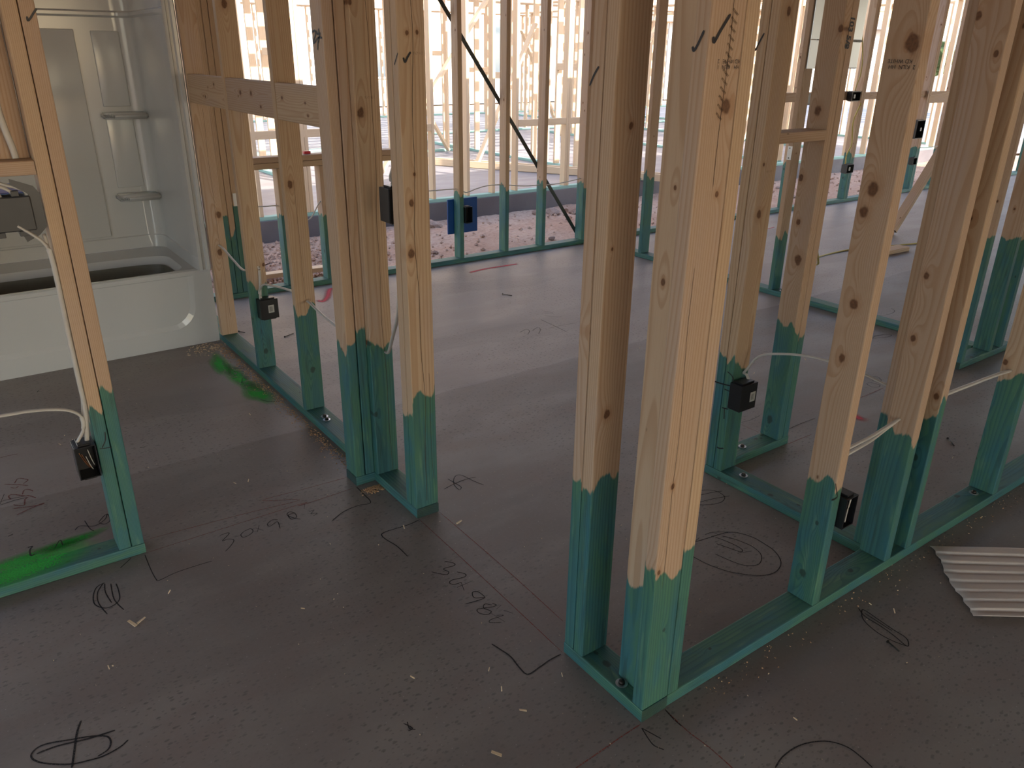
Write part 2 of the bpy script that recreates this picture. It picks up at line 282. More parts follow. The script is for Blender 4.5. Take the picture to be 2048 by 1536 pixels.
def plateX(par,x0,x1,y0,z0=0,name='bottom_plate',dip=99,w=W,mat=None): return bar(name,par,(x0,y0+w/2,z0+T/2),(1,0,0),(0,1,0),w,T,x1-x0,dip,knots=rk_knots(2,x1-x0),mat=mat)
def plateY(par,y0,y1,x0,z0=0,name='bottom_plate',dip=99,w=W,mat=None): return bar(name,par,(x0+w/2,y0,z0+T/2),(0,1,0),(1,0,0),w,T,y1-y0,dip,knots=rk_knots(2,y1-y0),mat=mat)
def smooth_pts(P,n=6):
    P=[Vector(p) for p in P]
    if len(P)<3: return P
    out=[]
    for i in range(len(P)-1):
        a=P[max(i-1,0)]; b=P[i]; c=P[i+1]; d=P[min(i+2,len(P)-1)]
        for j in range(n):
            t=j/n; out.append(.5*((2*b)+(c-a)*t+(2*a-5*b+4*c-d)*t*t+(3*b-a-3*c+d)*t**3))
    out.append(P[-1]); return out
def tube(name,pts,r,mat,parent=None,flat=1,seg=8,up=(0,0,1),n=6,label=None):
    P=smooth_pts(pts,n); V=[];Fc=[]
    for i,p in enumerate(P):
        d=(P[min(i+1,len(P)-1)]-P[max(i-1,0)]).normalized(); u=Vector(up)
        if abs(d.dot(u))>.95: u=Vector((0,1,0))
        s=d.cross(u).normalized(); u2=s.cross(d)
        for k in range(seg):
            a=2*math.pi*k/seg; V.append(p+s*math.cos(a)*r*flat+u2*math.sin(a)*r)
    for i in range(len(P)-1):
        for k in range(seg): Fc.append((i*seg+k,i*seg+(k+1)%seg,(i+1)*seg+(k+1)%seg,(i+1)*seg+k))
    Fc.append(tuple(range(seg))[::-1]); Fc.append(tuple(range((len(P)-1)*seg,len(P)*seg)))
    c=P[0].copy(); V=[v-c for v in V]
    o=objm(name,pyd(name,V,Fc,True),mat,parent,c)
    if label: o['label']=label
    return o
def ribbon(name,pts,width,normal,mat,parent,fade=False,n=5):
    P=smooth_pts(pts,n); N=Vector(normal); V=[];Fc=[];fa=[]
    c=sum(P,Vector())/len(P)
    if fade:
        d=(P[1]-P[0]).normalized(); P=[P[0]-d*width*.6]+P+[P[-1]+(P[-1]-P[-2]).normalized()*width*.6]
    for i,p in enumerate(P):
        d=(P[min(i+1,len(P)-1)]-P[max(i-1,0)]).normalized(); s=N.cross(d).normalized()*width/2
        if fade:
            V+= [p-s,p-s*.5,p,p+s*.5,p+s]; e=0 if i in(0,len(P)-1) else 1; fa+=[0,.6*e,1*e,.6*e,0]
        else:
            k=.55 if i in(0,len(P)-1) else 1
            V+=[p-s*k,p+s*k]
    m=5 if fade else 2
    for i in range(len(P)-1):
        for j in range(m-1): Fc.append((i*m+j,i*m+j+1,(i+1)*m+j+1,(i+1)*m+j))
    me=pyd(name,[v-c for v in V],Fc)
    if me.polygons[0].normal.dot(N)<0: me.flip_normals()
    if fade:
        at=me.attributes.new('fade','FLOAT','POINT')
        for i,v in enumerate(fa): at.data[i].value=v
    return objm(name,me,mat,parent,c)
def blob(name,c,a,b,ang,mat,parent,z=.0012):
    V=[(0,0,0)];Fc=[];fa=[1.0]; R_,S_=7,24
    for i in range(1,R_+1):
        q=i/R_
        for k in range(S_):
            t=2*math.pi*k/S_; rr=q*(1+.12*math.sin(3*t+c[0]*9)+.08*math.sin(5*t+c[1]*7)); X=a*rr*math.cos(t); Y=b*rr*math.sin(t)
            V.append((X*math.cos(ang)-Y*math.sin(ang),X*math.sin(ang)+Y*math.cos(ang),0)); fa.append((1-q*q)**1.1 if q<1 else 0)
    for k in range(S_): Fc.append((0,1+k,1+(k+1)%S_))
    for i in range(R_-1):
        for k in range(S_): Fc.append((1+i*S_+k,1+(i+1)*S_+k,1+(i+1)*S_+(k+1)%S_,1+i*S_+(k+1)%S_))
    me=pyd(name,V,Fc); at=me.attributes.new('fade','FLOAT','POINT')
    for i,v in enumerate(fa): at.data[i].value=v
    return objm(name,me,mat,parent,(c[0],c[1],c[2] if len(c)>2 else z))
def text(name,s,size,p,xdir,ydir,mat,parent):
    cu=bpy.data.curves.new('t','FONT'); cu.body=s; cu.size=size; cu.offset=.0012 if size>.03 else 0; cu.align_x='CENTER'; cu.align_y='CENTER'
    t=bpy.data.objects.new('t',cu); COL.objects.link(t); me=bpy.data.meshes.new_from_object(t); bpy.data.objects.remove(t)
    me.materials.clear(); me.materials.append(mat)
    xd=Vector(xdir).normalized(); yd=Vector(ydir).normalized(); zd=xd.cross(yd); o=bpy.data.objects.new(name,me); link(o,parent)
    Mw=Matrix((xd,yd,zd)).transposed().to_4x4(); Mw.translation=Vector(p); o.matrix_basis=parent_world(parent).inverted()@Mw; return o
def parent_world(p):
    M=Matrix.Identity(4)
    while p is not None: M=p.matrix_basis@M; p=p.parent
    return M
def ribbon_on(stud,pts,width,normal,mat,name='pencil_mark'):
    o=ribbon(name,pts,width,normal,mat,None); Mw=Matrix.Translation(o.location); o.parent=stud; o.matrix_basis=parent_world(stud).inverted()@Mw; return o
# ============================================================ SETTING
def box_struct(name,x0,x1,y0,y1,z0,z1,mat,kind='structure'):
    bm=bmesh.new(); bx(bm,x0,x1,y0,y1,z0,z1); o=objm(name,bmm(name,bm),mat,None,(0,0,0)); o['kind']=kind; return o
floor=box_struct('floor',-6,15,-11,5.185,-.30,0,FLOOR)
ceil=box_struct('ceiling',-6,15,-11,5.62,2.52,2.56,CEIL)
block_back=box_struct('light_block_back',-6.0,-1.3,-4.6,-4.5,0,2.52,CEIL); box_struct('light_block_back',3.4,15,-4.6,-4.5,0,2.52,CEIL); box_struct('light_block_left',-3.6,-3.5,3.0,5.09,0,2.52,CEIL)  # unseen walls added to hold back daylight from behind and beside the tub
# ground: gently uneven dirt
def ground():
    from mathutils import noise
    V=[];Fc=[]; xs=[-9+i*.09 for i in range(290)]; ys=[5.1+i*.09 for i in range(29)]
    for yv in ys:
        for xv in xs:
            e=min(1,max(0,(yv-5.1)/.3))*min(1,max(0,(7.62-yv)/.3))
            h=-.20+.045*noise.noise(Vector((xv*.8,yv*1.6,0)))+.022*noise.noise(Vector((xv*4,yv*5,3)))+.012*noise.noise(Vector((xv*12,yv*14,5)))
            V.append((xv,yv,h))
    n=len(xs)
    for j in range(len(ys)-1):
        for i in range(n-1): Fc.append((j*n+i,j*n+i+1,(j+1)*n+i+1,(j+1)*n+i))
    o=objm('ground',pyd('ground',V,Fc,True),DIRT); o['kind']='structure'
    o=objm('ground',pyd('ground',[(-90,-60,-.34),(110,-60,-.34),(110,150,-.34),(-90,150,-.34)],[(0,1,2,3)]),DIRT); o['kind']='structure'
ground()
nslab=box_struct('neighbour_slab',-7,26,7.49,19.5,-.27,0,SLAB2)
stem=box_struct('trim_1',-7,26,7.478,7.49,-.27,-.002,STEM)
# ============================================================ NEAR FRAMES
# left frame (right end of the wall left of the bathroom door opening)
f1=thing('stud_wall','short stud wall end at the left edge of the photo with green bottom plate','wall frame',(-.1,2.42,0))
plateX(f1,-1.2,.295,2.42)
king=studX(f1,.219,.48,2.42,k=[(0,.9,.004)]); jack=studX(f1,.257,.56,2.42,k=[(0,1.2,.004)],label='stud with black check mark near the top')
bar('blocking',f1,(-.6,2.42+W/2,1.225),(1,0,0),(0,1,0),W,T,.819,-1,label='reddish horizontal block')
bar('backing_board',f1,(.16,2.495,1.244),(0,0,1),(1,0,0),.117,.025,1.15,-1); bar('backing_board',f1,(.03,2.495,1.244),(0,0,1),(1,0,0),.135,.025,1.15,-1)
studX(f1,-.5,.5,2.42)
# long partition beside the tub
f2=thing('stud_wall','partition stud wall running back to the bathtub with a wide grey board let in between studs','wall frame',(1.16,2.095,0))
plateY(f2,2.095,4.40,1.117); 
S1=studY(f2,4.30,-1,k='S1',label='bare stud tight against the bathtub flange'); studY(f2,4.99,.4)
A_=studY(f2,3.697,.405,k='A'); B_=studY(f2,3.091,.455,k='B'); T3=studY(f2,2.392,.50,k='T3')
E1=studY(f2,2.095,.42,k='E1',label='end stud with black check mark'); E2=studY(f2,2.133,.38)
plateY(f2,4.40,5.09,1.117)
for y0,y1 in ((3.735,4.30),(3.129,3.697),(2.43,3.091)):
    bar('blocking',f2,(1.117+.022,y0,1.335),(0,1,0),(0,0,1),.135,.038,y1-y0,-1,knots=rk_knots(3,y1-y0),label='wide weathered blocking board')
# jamb stub
f3=thing('stud_wall','narrow two-stud door jamb stub against the partition corner','wall frame',(1.08,2.42,0))
bar('bottom_plate',f3,(1.041,2.42+W/2,T/2),(1,0,0),(0,1,0),W,T,.076,9)
T1=studX(f3,1.041,.52,2.42,k=[(0,.5,.004)],label='stud with the handwritten 24'); T2=studX(f3,1.0802,.58,2.42)
# door-end stub in front
f4=thing('stud_wall','foreground stub wall end with doubled jamb studs and corner post','wall frame',(1.16,1.13,0))
plateY(f4,.981,1.282,1.117)
J1=studY(f4,1.206,.50,k='J1',label='jamb stud with dark pitch streak'); J2=studY(f4,1.244,.47)
P1=studY(f4,.981,.40,k='P1',label='corner post face with check mark and grade stamp'); P2=bar('stud',f4,(1.174,1.019+W/2,T),(0,0,1),(0,1,0),W,T,SH,.30,knots=[(.01,1.05,.006),(0,1.24,.004)],label='corner post stud with check mark')
# long front wall
f5=thing('stud_wall','long stud wall running right from the foreground corner post','wall frame',(2.6,1.02,0))
plateX(f5,1.206,4.6,.981)
P3=studX(f5,1.206,.44,.981,k=[(0,.9,.004)]); C1=studX(f5,1.803,.375,.981,k='C',label='stud with a row of large dark knots'); D1=studX(f5,2.182,.45,.981,k='D',label='stud with cathedral grain and drilled cable hole')
D2=studX(f5,2.305,.50,.981,k='D2'); E5=studX(f5,2.90,.475,.981,k='E'); studX(f5,3.51,.45,.981); studX(f5,4.12,.45,.981)
# inner short Y wall
f6=thing('stud_wall','short stud wall between the corner post and the far door jamb with an outlet box','wall frame',(2.25,1.4,0))
plateY(f6,1.07,1.746,2.21)
studY(f6,1.072,.46,2.21); IP=studY(f6,1.670,.44,2.21,k='IP',label='stud holding the black outlet box'); IP2=studY(f6,1.708,.48,2.21,label='greyish stud with check mark')
f7=thing('stud_wall','two-stud door jamb return behind the black outlet box with header block','wall frame',(2.5,1.75,0))
plateX(f7,2.299,2.692,1.712); X2=studX(f7,2.613,.50,1.712,k='X2',label='jamb stud with large knots'); X3=studX(f7,2.651,.46,1.712,label='narrow stud edge with black handwritten number')
bar('blocking',f7,(2.299,1.712+W/2,1.257),(1,0,0),(0,1,0),W,T,.314,-1)
# far Y wall
f8=thing('stud_wall','far interior stud wall across the door opening with grey conduit','wall frame',(4.54,3.2,0))
plateY(f8,1.83,5.09,4.50)
for y,d in ((4.445,.60),(3.17,.36)): studY(f8,y,d,4.50,k=[(0,.9,.004)])
f9=thing('stud_wall','green-footed post group beyond the front wall at the right edge','wall frame',(4.3,1.77,0))
plateX(f9,4.168,4.75,1.727); studX(f9,4.168,.66,1.727); studX(f9,4.475,.60,1.727,label='stud with nail holes above the green dip'); studX(f9,4.60,.62,1.727)
# exterior wall
f10=thing('stud_wall','exterior stud wall along the slab edge with doubled window sill','wall frame',(4,5.13,0))
plateX(f10,1.206,6.6,5.09); plateX(f10,6.6,14.9,5.09); plateX(f10,-5,1.117,5.09)
for i,x in enumerate((1.42,1.458,1.496)): studX(f10,x,(.50,.40,.54)[i],5.09)
for x in (1.802,2.092,2.50): studX(f10,x,.44,5.09,L=.81-T-.0005,rk=1)
plateX(f10,1.534,2.80,5.09,.81,'sill',-1); plateX(f10,1.534,2.80,5.09,.848,'sill',-1)
for x in (2.80,2.838,3.188,3.612,3.984,4.415,4.60,5.02,5.43,5.84,6.25,6.66,7.22,7.62,8.305,8.343,9.68,9.718,10.25,10.66,11.1,11.5,11.9,12.3,12.7): studX(f10,x,random.uniform(.44,.52),5.09)
for x in (-4.2,-3.6,-3.0,-2.4,-1.8,-1.2,-.6): studX(f10,x,.46,5.09)
for x0,x1 in ((6.70,7.22),(7.26,7.62),(7.66,8.305)):
    bar('blocking',f10,(x0,5.115,1.14),(1,0,0),(0,0,1),.089,T,x1-x0,-1,mat=WOOD)
bar('blocking',f10,(8.381,5.135,1.13),(1,0,0),(0,0,1),.075,T,1.30,-1); bar('blocking',f10,(9.76,5.115,1.09),(1,0,0),(0,0,1),.13,T,.49,-1)
# ============================================================ marks on lumber
WS=json.loads('''[[1,0.005,[[0.2718,2.4194,1.5829],[0.2718,2.4194,1.5738],[0.2787,2.4194,1.5796],[0.2877,2.4194,1.5913],[0.2964,2.4194,1.6011]]],[0,0.006,[[1.0404,2.4987,1.5661],[1.0404,2.4775,1.5695],[1.0404,2.4768,1.5573],[1.0404,2.4982,1.5376],[1.0404,2.4882,1.5364],[1.0404,2.4582,1.5498],[1.0404,2.4284,1.5495]]],[0,0.006,[[1.0404,2.4638,1.5705],[1.0404,2.4639,1.5608],[1.0404,2.4487,1.5631],[1.0404,2.4508,1.5752]]],[0,0.006,[[1.0404,2.4366,1.5641],[1.0404,2.4608,1.5375],[1.0404,2.4669,1.5153]]],[0,0.004,[[1.1164,2.0937,1.5109],[1.1164,2.1073,1.4928],[1.1164,2.1174,1.4794]]],[1,0.006,[[1.1337,2.0944,1.4987],[1.1387,2.0944,1.4874],[1.1471,2.0944,1.4999],[1.1574,2.0944,1.5135]]],[0,0.005,[[1.1164,1.2572,1.4911],[1.1164,1.2703,1.4755],[1.1164,1.2826,1.4541]]],[0,0.005,[[1.1164,1.017,1.5275],[1.1164,1.0132,1.5209],[1.1164,1.0052,1.5314],[1.1164,0.9942,1.5527]]],[1,0.006,[[1.1261,0.9804,1.5432],[1.1292,0.9804,1.5348],[1.1433,0.9804,1.5538],[1.1634,0.9804,1.5788]]],[0,0.006,[[2.2094,1.7521,1.5443],[2.2094,1.7465,1.5312],[2.2094,1.736,1.5521],[2.2094,1.7201,1.5803]]],[1,0.0075,[[1.1681,0.9804,1.5879],[1.183,0.9804,1.5776]]],[1,0.0075,[[1.1669,0.9804,1.5745],[1.1819,0.9804,1.5639]]],[1,0.0075,[[1.1658,0.9804,1.5609],[1.1807,0.9804,1.5502]]],[1,0.0075,[[1.1646,0.9804,1.5472],[1.1796,0.9804,1.5363]]],[1,0.0075,[[1.1634,0.9804,1.5334],[1.1784,0.9804,1.5224]]],[1,0.0075,[[1.1622,0.9804,1.5195],[1.1773,0.9804,1.5083]]],[1,0.0075,[[1.1609,0.9804,1.5056],[1.1761,0.9804,1.4942]]],[1,0.0075,[[1.1597,0.9804,1.4915],[1.1749,0.9804,1.4799]]],[1,0.0075,[[1.1585,0.9804,1.4773],[1.1737,0.9804,1.4656]]],[1,0.0075,[[1.1572,0.9804,1.4631],[1.1725,0.9804,1.4512]]],[1,0.0075,[[1.156,0.9804,1.4487],[1.1713,0.9804,1.4366]]],[1,0.0075,[[1.1547,0.9804,1.4342],[1.1701,0.9804,1.422]]],[1,0.0075,[[1.1534,0.9804,1.4196],[1.1688,0.9804,1.4072]]],[1,0.006,[[2.6542,1.7144,0.367],[2.6802,1.7144,0.3697]]],[1,0.006,[[2.6546,1.7144,0.2929],[2.6802,1.7144,0.2954]]],[1,0.006,[[2.6584,1.7144,0.1299],[2.6783,1.7144,0.1296]]],[0,0.005,[[2.2094,1.7586,0.3886],[2.2094,1.7262,0.3895],[2.2094,1.6985,0.3924],[2.2094,1.6658,0.3977]]],[0,0.004,[[2.2094,1.6966,0.4453],[2.2094,1.6778,0.4383],[2.2094,1.6659,0.4239],[2.2094,1.666,0.3987]]],[0,0.008,[[2.2094,1.7007,0.2986],[2.2094,1.6712,0.3028]]],[0,0.008,[[2.2094,1.689,0.3013],[2.2094,1.6845,0.2576]]],[0,0.007,[[2.2094,1.6998,0.3742],[2.2094,1.674,0.3739]]],[0,0.005,[[2.2094,1.701,0.1327],[2.2094,1.6884,0.1319],[2.2094,1.6691,0.1402]]],[1,0.005,[[1.7929,0.9804,0.4022],[1.8068,0.9804,0.3987],[1.8218,0.9804,0.4016]]],[1,0.003,[[1.797,0.9804,0.4524],[1.8113,0.9804,0.4239],[1.8218,0.9804,0.4016]]],[1,0.004,[[0.2262,2.4194,0.4018],[0.2578,2.4194,0.3975]]],[1,0.003,[[0.2498,2.4194,0.4525],[0.2457,2.4194,0.4242],[0.2331,2.4194,0.4031]]]]''')
def near_stud(p,ax):
    best=None
    for o in STUDS:
        M=parent_world(o); q=M.inverted()@Vector(p)
        w_,t_=(W/2,T/2); d=max(abs(q.x)-w_,0)+max(abs(q.y)-t_,0)
        if best is None or d<best[0]: best=(d,o)
    return best[1]
STUDS=[king,jack,T1,T2,T3,E1,E2,J1,J2,P1,P2,P3,C1,D1,D2,E5,IP,IP2,X2,X3]
for ax,wd,pts in WS:
    n=(-1,0,0) if ax==0 else (0,-1,0)
    c=[sum(p[i] for p in pts)/len(pts) for i in range(3)]
    ribbon_on(near_stud(c,ax),pts,wd,n,ROLL if abs(wd-.0075)<1e-6 else INK,'marker_stroke' if abs(wd-.0075)>1e-6 else 'roller_mark')
def stamp(stud,s,size,p,xd,yd,mat=STAMP): return text('grade_stamp',s,size,p,xd,yd,mat,stud)
e_=.0008
stamp(P1,'HH    KILN   1\nKD WHITE   2',.0095,(1.172,.981-e_,1.500),(-1,0,0),(0,0,-1),INK)
stamp(C1,'2  KILN  HH\n    KD WHITE',.012,(1.803-e_,1.02,1.501),(0,1,0),(0,0,-1),INK)
text('stud_number','103 5/8',.034,(2.655,1.712-e_,1.592),(-.10,0,-1),(1,0,-.1),INK,X3)
stamp(B_,'KD HT',.012,(1.16,3.091-e_,1.40),(1,0,0),(0,0,1)); stamp(T3,'KD HT',.012,(1.17,2.392-e_,1.38),(1,0,0),(0,0,1)); stamp(S1,'KD HT',.012,(1.16,4.30-e_,1.36),(1,0,0),(0,0,1)); stamp(E1,'KD HT',.011,(1.182,2.095-e_,1.51),(1,0,0),(0,0,1)); stamp(IP,'KD HT',.010,(2.26,1.670-e_,1.16),(1,0,0),(0,0,1))
CRACK=plain('dark_drying_crack',(.045,.02,.010),.9)
def crack(o,x0,z0,z1,wd=.0011,wob=.004,side=-1,face='y',yo=0):
    pts=[]; n=int((z1-z0)/.05)+2
    for i in range(n):
        q=z0+(z1-z0)*i/(n-1); dx=x0+wob*math.sin(q*5.3+x0*90)+wob*.5*math.sin(q*17+1)
        pts.append((dx,-(T-.0018)/2-.0005,q) if face=='y' else (-(W-.0012)/2-.0005,dx,q))
    r=ribbon('drying_crack',pts,wd,(0,-1,0) if face=='y' else (-1,0,0),CRACK,None); l=r.location.copy(); r.parent=o; r.location=l
crack(E1,-.004,.02,2.3,.0016,.006); crack(E1,.026,.1,.5); crack(T3,.012,.0,2.3,.0013,.004); crack(P1,.004,1.25,2.2); crack(P1,-.020,.35,1.1,.0008); crack(B_,.0,.5,1.0,.001,.002); crack(S1,.01,.1,1.2,.001,.003); crack(A_,-.01,.05,.3,.001)
# ============================================================ anchor bolts in plates
def bolt(par,x,y,z=T):
    bm=bmesh.new(); bmesh.ops.create_cone(bm,cap_ends=True,segments=20,radius1=.016,radius2=.016,depth=.002); o=objm('washer',bmm('washer',bm),STEEL,par,(x,y,z+.001))
    bm=bmesh.new(); bmesh.ops.create_cone(bm,cap_ends=True,segments=12,radius1=.009,radius2=.007,depth=.008); o2=objm('nail_head',bmm('nail_head',bm,True),NAILM,par,(x,y,z+.006))
bolt(f4,1.140,1.078)
for x,y in ((1.16,2.99),(1.155,2.955)): bolt(f2,x,y)
bolt(f6,2.26,1.60); bolt(f7,2.45,1.76); bolt(f8,4.55,2.55); bolt(f8,4.54,3.12); bolt(f8,4.54,4.2); bolt(f5,2.86,1.03); bolt(f8,4.53,2.95)
# ============================================================ electrical boxes
def ebox(label,x0,x1,y0,y1,z0,z1,face,mat=BLACK,cat='outlet box',sticker=None,group=None,back=True,name='electrical_box'):
    t=thing(name,label,cat,((x0+x1)/2,(y0+y1)/2,z0),group)
    th=.003; bm=bmesh.new()
    ax={'x':0,'y':1}[face[1]]; s=1 if face[0]=='+' else -1
    lims=[[x0,x1],[y0,y1],[z0,z1]]
    for a in range(3):
        for k in (0,1):
            if a==ax and ((k==1)==(s==1)): continue
            L=[list(l) for l in lims]
            L[a]=[L[a][0],L[a][0]+th] if k==0 else [L[a][1]-th,L[a][1]]
            for b2 in range(a):
                if b2!=ax: L[b2]=[L[b2][0]+th,L[b2][1]-th]
                else: L[b2]=[L[b2][0]+(th if s==1 else 0),L[b2][1]-(th if s==-1 else 0)]
            bx(bm,*L[0],*L[1],*L[2],bev=.0006)
    c=Vector(((x0+x1)/2,(y0+y1)/2,z0)); bmesh.ops.translate(bm,verts=bm.verts,vec=-c)
    objm('shell',bmm('shell',bm),mat,t,c)
    # nail ears top and bottom, screw bosses
    for zz in (z0-.006,z1):
        bm=bmesh.new(); bx(bm,x0+.012,x1-.012,y0+.008,y1-.008,zz,zz+.006,bev=.001); bmesh.ops.translate(bm,verts=bm.verts,vec=-c); objm('nail_bracket',bmm('nail_bracket',bm),mat,t,c)
    if sticker:
        (sx,sz)=sticker; bm=bmesh.new(); bx(bm,-.014,.014,-.0004,.0004,-.019,.019); objm('sticker',bmm('sticker',bm),STICK,t,(sx,y0-.0008,sz))
    return t
b1=ebox('open black outlet box nailed to the left stud with bare copper wires inside',.158,.216,2.405,2.475,.320,.425,'-y')
for i,(a,b) in enumerate((((.176,.400),(.196,.345)),((.170,.405),(.190,.350)),((.194,.41),(.204,.355)),((.186,.39),(.198,.342)))): tube('wire',[(a[0],2.415,a[1]),((a[0]+b[0])/2,2.418,(a[1]+b[1])/2-.004),(b[0],2.42,b[1])],.0011,COPPER if i<2 else CABLE,b1)
ebox('black box with barcode sticker on the stud nearest the bathtub',1.140,1.228,3.640,3.694,.306,.402,'+x',sticker=(1.192,.355))
ebox('black box with barcode sticker on the second-row jamb post right of centre',2.196,2.285,1.612,1.667,.314,.416,'+x',sticker=(2.262,.363))
b3=ebox('black open box on the far side of the knotty front stud with white wire inside',1.844,1.898,.962,1.03,.296,.392,'-y'); tube('wire',[(1.878,.972,.38),(1.866,.969,.345),(1.870,.972,.308)],.0022,CABLE,b3)
ebox('tall black box behind the check-marked end stud',1.120,1.19,2.20,2.262,1.02,1.125,'+x')
ebox('small black box on the exterior stud in front of the blue panel',3.228,3.29,5.07,5.13,.31,.43,'-y')
ebox('black counter-height box left of the metal duct stud',7.30,7.46,5.05,5.088,1.07,1.17,'-y'); ebox('black counter-height box below the metal duct',8.03,8.19,5.03,5.088,1.09,1.18,'-y',sticker=(8.08,1.135))
ebox('dark box low on the green-footed stud below the metal duct',8.17,8.30,5.03,5.10,.335,.425,'-y',mat=GREYP,sticker=(8.22,.38)); ebox('tall dark box on the far right exterior stud',9.50,9.675,5.05,5.12,.64,.84,'-y',sticker=(9.60,.74)); ebox('small black box low on the far right exterior stud',9.60,9.676,5.06,5.12,.33,.41,'-y')
# four-gang box at left
def gang():
    x0,x1,y0,y1,z0,z1=-.01,.214,2.425,2.495,1.065,1.155
    t=thing('electrical_box','wide grey four-gang switch box under the reddish block at left','outlet box',((x0+x1)/2,y0,z0))
    bm=bmesh.new(); bx(bm,x0,x1-.02,y0,y1,z0,z1,bev=.003); objm('shell',bmm('shell',bm),GREYP,t)
    for i in range(4):
        xx=x0+.012+i*.05
        for zz,s in ((z1,1),(z0,-1)):
            bm=bmesh.new(); bx(bm,xx,xx+.018,y0+.004,y1-.01,min(zz,zz+s*.014),max(zz,zz+s*.014),bev=.001); objm('clamp_tab',bmm('clamp_tab',bm),GREYP,t)
    bm=bmesh.new(); bx(bm,x0,x1-.03,y0+.02,y1,z1+.006,z1+.026,bev=.002); objm('clamp_rail',bmm('clamp_rail',bm),INDIGO,t)
    bm=bmesh.new(); r=bmesh.ops.create_circle(bm,segments=20,radius=.009); 
    bmesh.ops.create_cone(bm,cap_ends=True,segments=20,radius1=.009,radius2=.009,depth=.003,matrix=Matrix.Rotation(math.pi/2,4,'X')); objm('boss',bmm('boss',bm),GREYP,t,(.098,y0-.0015,1.115))
    me=pyd('bracket',[(.155,y0+.01,1.20),(.206,y0+.01,1.178),(.217,y0+.01,1.16),(.217,y0+.01,1.07),(.197,y0+.01,1.05),(.165,y0+.01,1.035),(.16,y0+.01,1.05),(.19,y0+.01,1.075),(.19,y0+.01,1.16),(.155,y0+.01,1.185)],[(0,1,2,3,4,5,6,7,8,9)]); o=objm('bracket',me,BLACK,t,(0,0,0)); md=o.modifiers.new('s','SOLIDIFY'); md.thickness=.004
    return t
gang()
# ============================================================ cables
def cable(label,pts,r=.0045,flat=1.5,mat=CABLE,name='cable',cat='cable',group=None):
    o=tube(name,pts,r,mat,None,flat); tag(o,label,cat,group); return o
cable('white cable arching from the left edge into the left outlet box',[(-.35,2.43,.585),(-.1,2.43,.575),(.004,2.43,.566),(.076,2.43,.562),(.149,2.43,.548),(.185,2.43,.529),(.200,2.43,.505),(.196,2.43,.47),(.175,2.44,.432)])
cable('white cable running down the left stud from the grey box to the outlet box',[(.150,2.43,1.08),(.178,2.43,1.055),(.2,2.43,1.03),(.211,2.425,1.0),(.213,2.425,.9),(.212,2.43,.75),(.212,2.425,.62),(.212,2.43,.53),(.2,2.435,.432)])
cable('thin white cable stapled beside the left stud',[(.207,2.44,1.05),(.213,2.44,.95),(.214,2.44,.8),(.214,2.44,.6),(.205,2.44,.51),(.203,2.445,.432)],.003)
cable('white cable hanging down the boards above the reddish block',[(.165,2.466,1.9),(.168,2.466,1.5),(.170,2.466,1.36),(.182,2.466,1.27),(.184,2.466,1.246)],.0055)
for i,(a,b) in enumerate(((.10,.13),(.11,.16),(.125,.19))): cable('white cable entering the top of the grey four-gang box',[(a-.01,2.45,1.206),(a+.005,2.445,1.19),(b-.01,2.44,1.17),(b,2.44,1.15)],.0045,1.4,group='cables into the grey box')
cable('white cable from the tub-side stud to the next stud',[(1.165,4.30,.545),(1.17,4.24,.535),(1.175,4.1,.50),(1.178,3.95,.48),(1.175,3.74,.545)])
cable('white cable dropping from a drilled hole into the box near the tub',[(1.172,3.70,.555),(1.170,3.685,.54),(1.166,3.682,.48),(1.16,3.68,.43),(1.156,3.672,.402)])
cable('white cable looping over the box near the tub to the next stud',[(1.157,3.668,.402),(1.157,3.68,.44),(1.16,3.62,.485),(1.16,3.52,.505),(1.16,3.388,.527),(1.16,3.227,.547),(1.16,3.13,.548)])
cable('white cable running from the middle partition stud to the corner studs',[(1.172,3.095,.534),(1.165,3.06,.540),(1.16,2.913,.524),(1.16,2.75,.515),(1.16,2.46,.52)])
cable('white cable bending up from the corner stud toward the end post',[(1.178,2.395,.522),(1.17,2.355,.535),(1.16,2.299,.608),(1.158,2.25,.70),(1.157,2.225,.828),(1.157,2.215,.95),(1.157,2.22,1.01)])
cable('white cable leaving the top of the box behind the end stud',[(1.155,2.23,1.126),(1.15,2.235,1.16),(1.165,2.21,1.24),(1.17,2.19,1.35)])
cable('white cable arching between the inner jamb post and the front wall',[(2.272,1.675,.430),(2.265,1.655,.455),(2.262,1.61,.52),(2.26,1.53,.556),(2.26,1.40,.586),(2.26,1.25,.59),(2.26,1.12,.575)],.0042)
cable('short white cable dropping into the inner jamb box',[(2.276,1.668,.432),(2.272,1.655,.43),(2.265,1.64,.418)],.004)
for i,dz in enumerate((0,.012)): cable('paired white cables between the two middle studs of the front wall',[(1.841,1.03,.475+dz),(1.914,1.03+.006*i,.482+dz),(2.029,1.03,.492+dz*1.2),(2.10,1.03,.508+dz*.6),(2.186,1.035,.520)],.004,1.4,group='paired cables in the front wall')
cable('white cable running right to the drilled stud of the front wall',[(2.20,1.035,.520),(2.32,1.035,.535),(2.416,1.03,.540),(2.626,1.03,.533),(2.80,1.035,.522),(2.905,1.037,.512)],.005)
cable('grey cable strung through the exterior studs',[(2.85,5.13,.57),(3.0,5.11,.572),(3.197,5.13,.562),(3.26,5.11,.535),(3.34,5.10,.555),(3.442,5.10,.571),(3.61,5.13,.562),(3.8,5.11,.54),(3.99,5.13,.53),(4.15,5.11,.53),(4.42,5.13,.55)],.004,1.2)
cable('thin grey cable dipping below the window sill',[(1.53,5.13,.585),(1.70,5.11,.577),(1.81,5.13,.565),(1.9,5.11,.50),(1.997,5.11,.462),(2.077,5.11,.561),(2.11,5.13,.575)],.004,1.2)
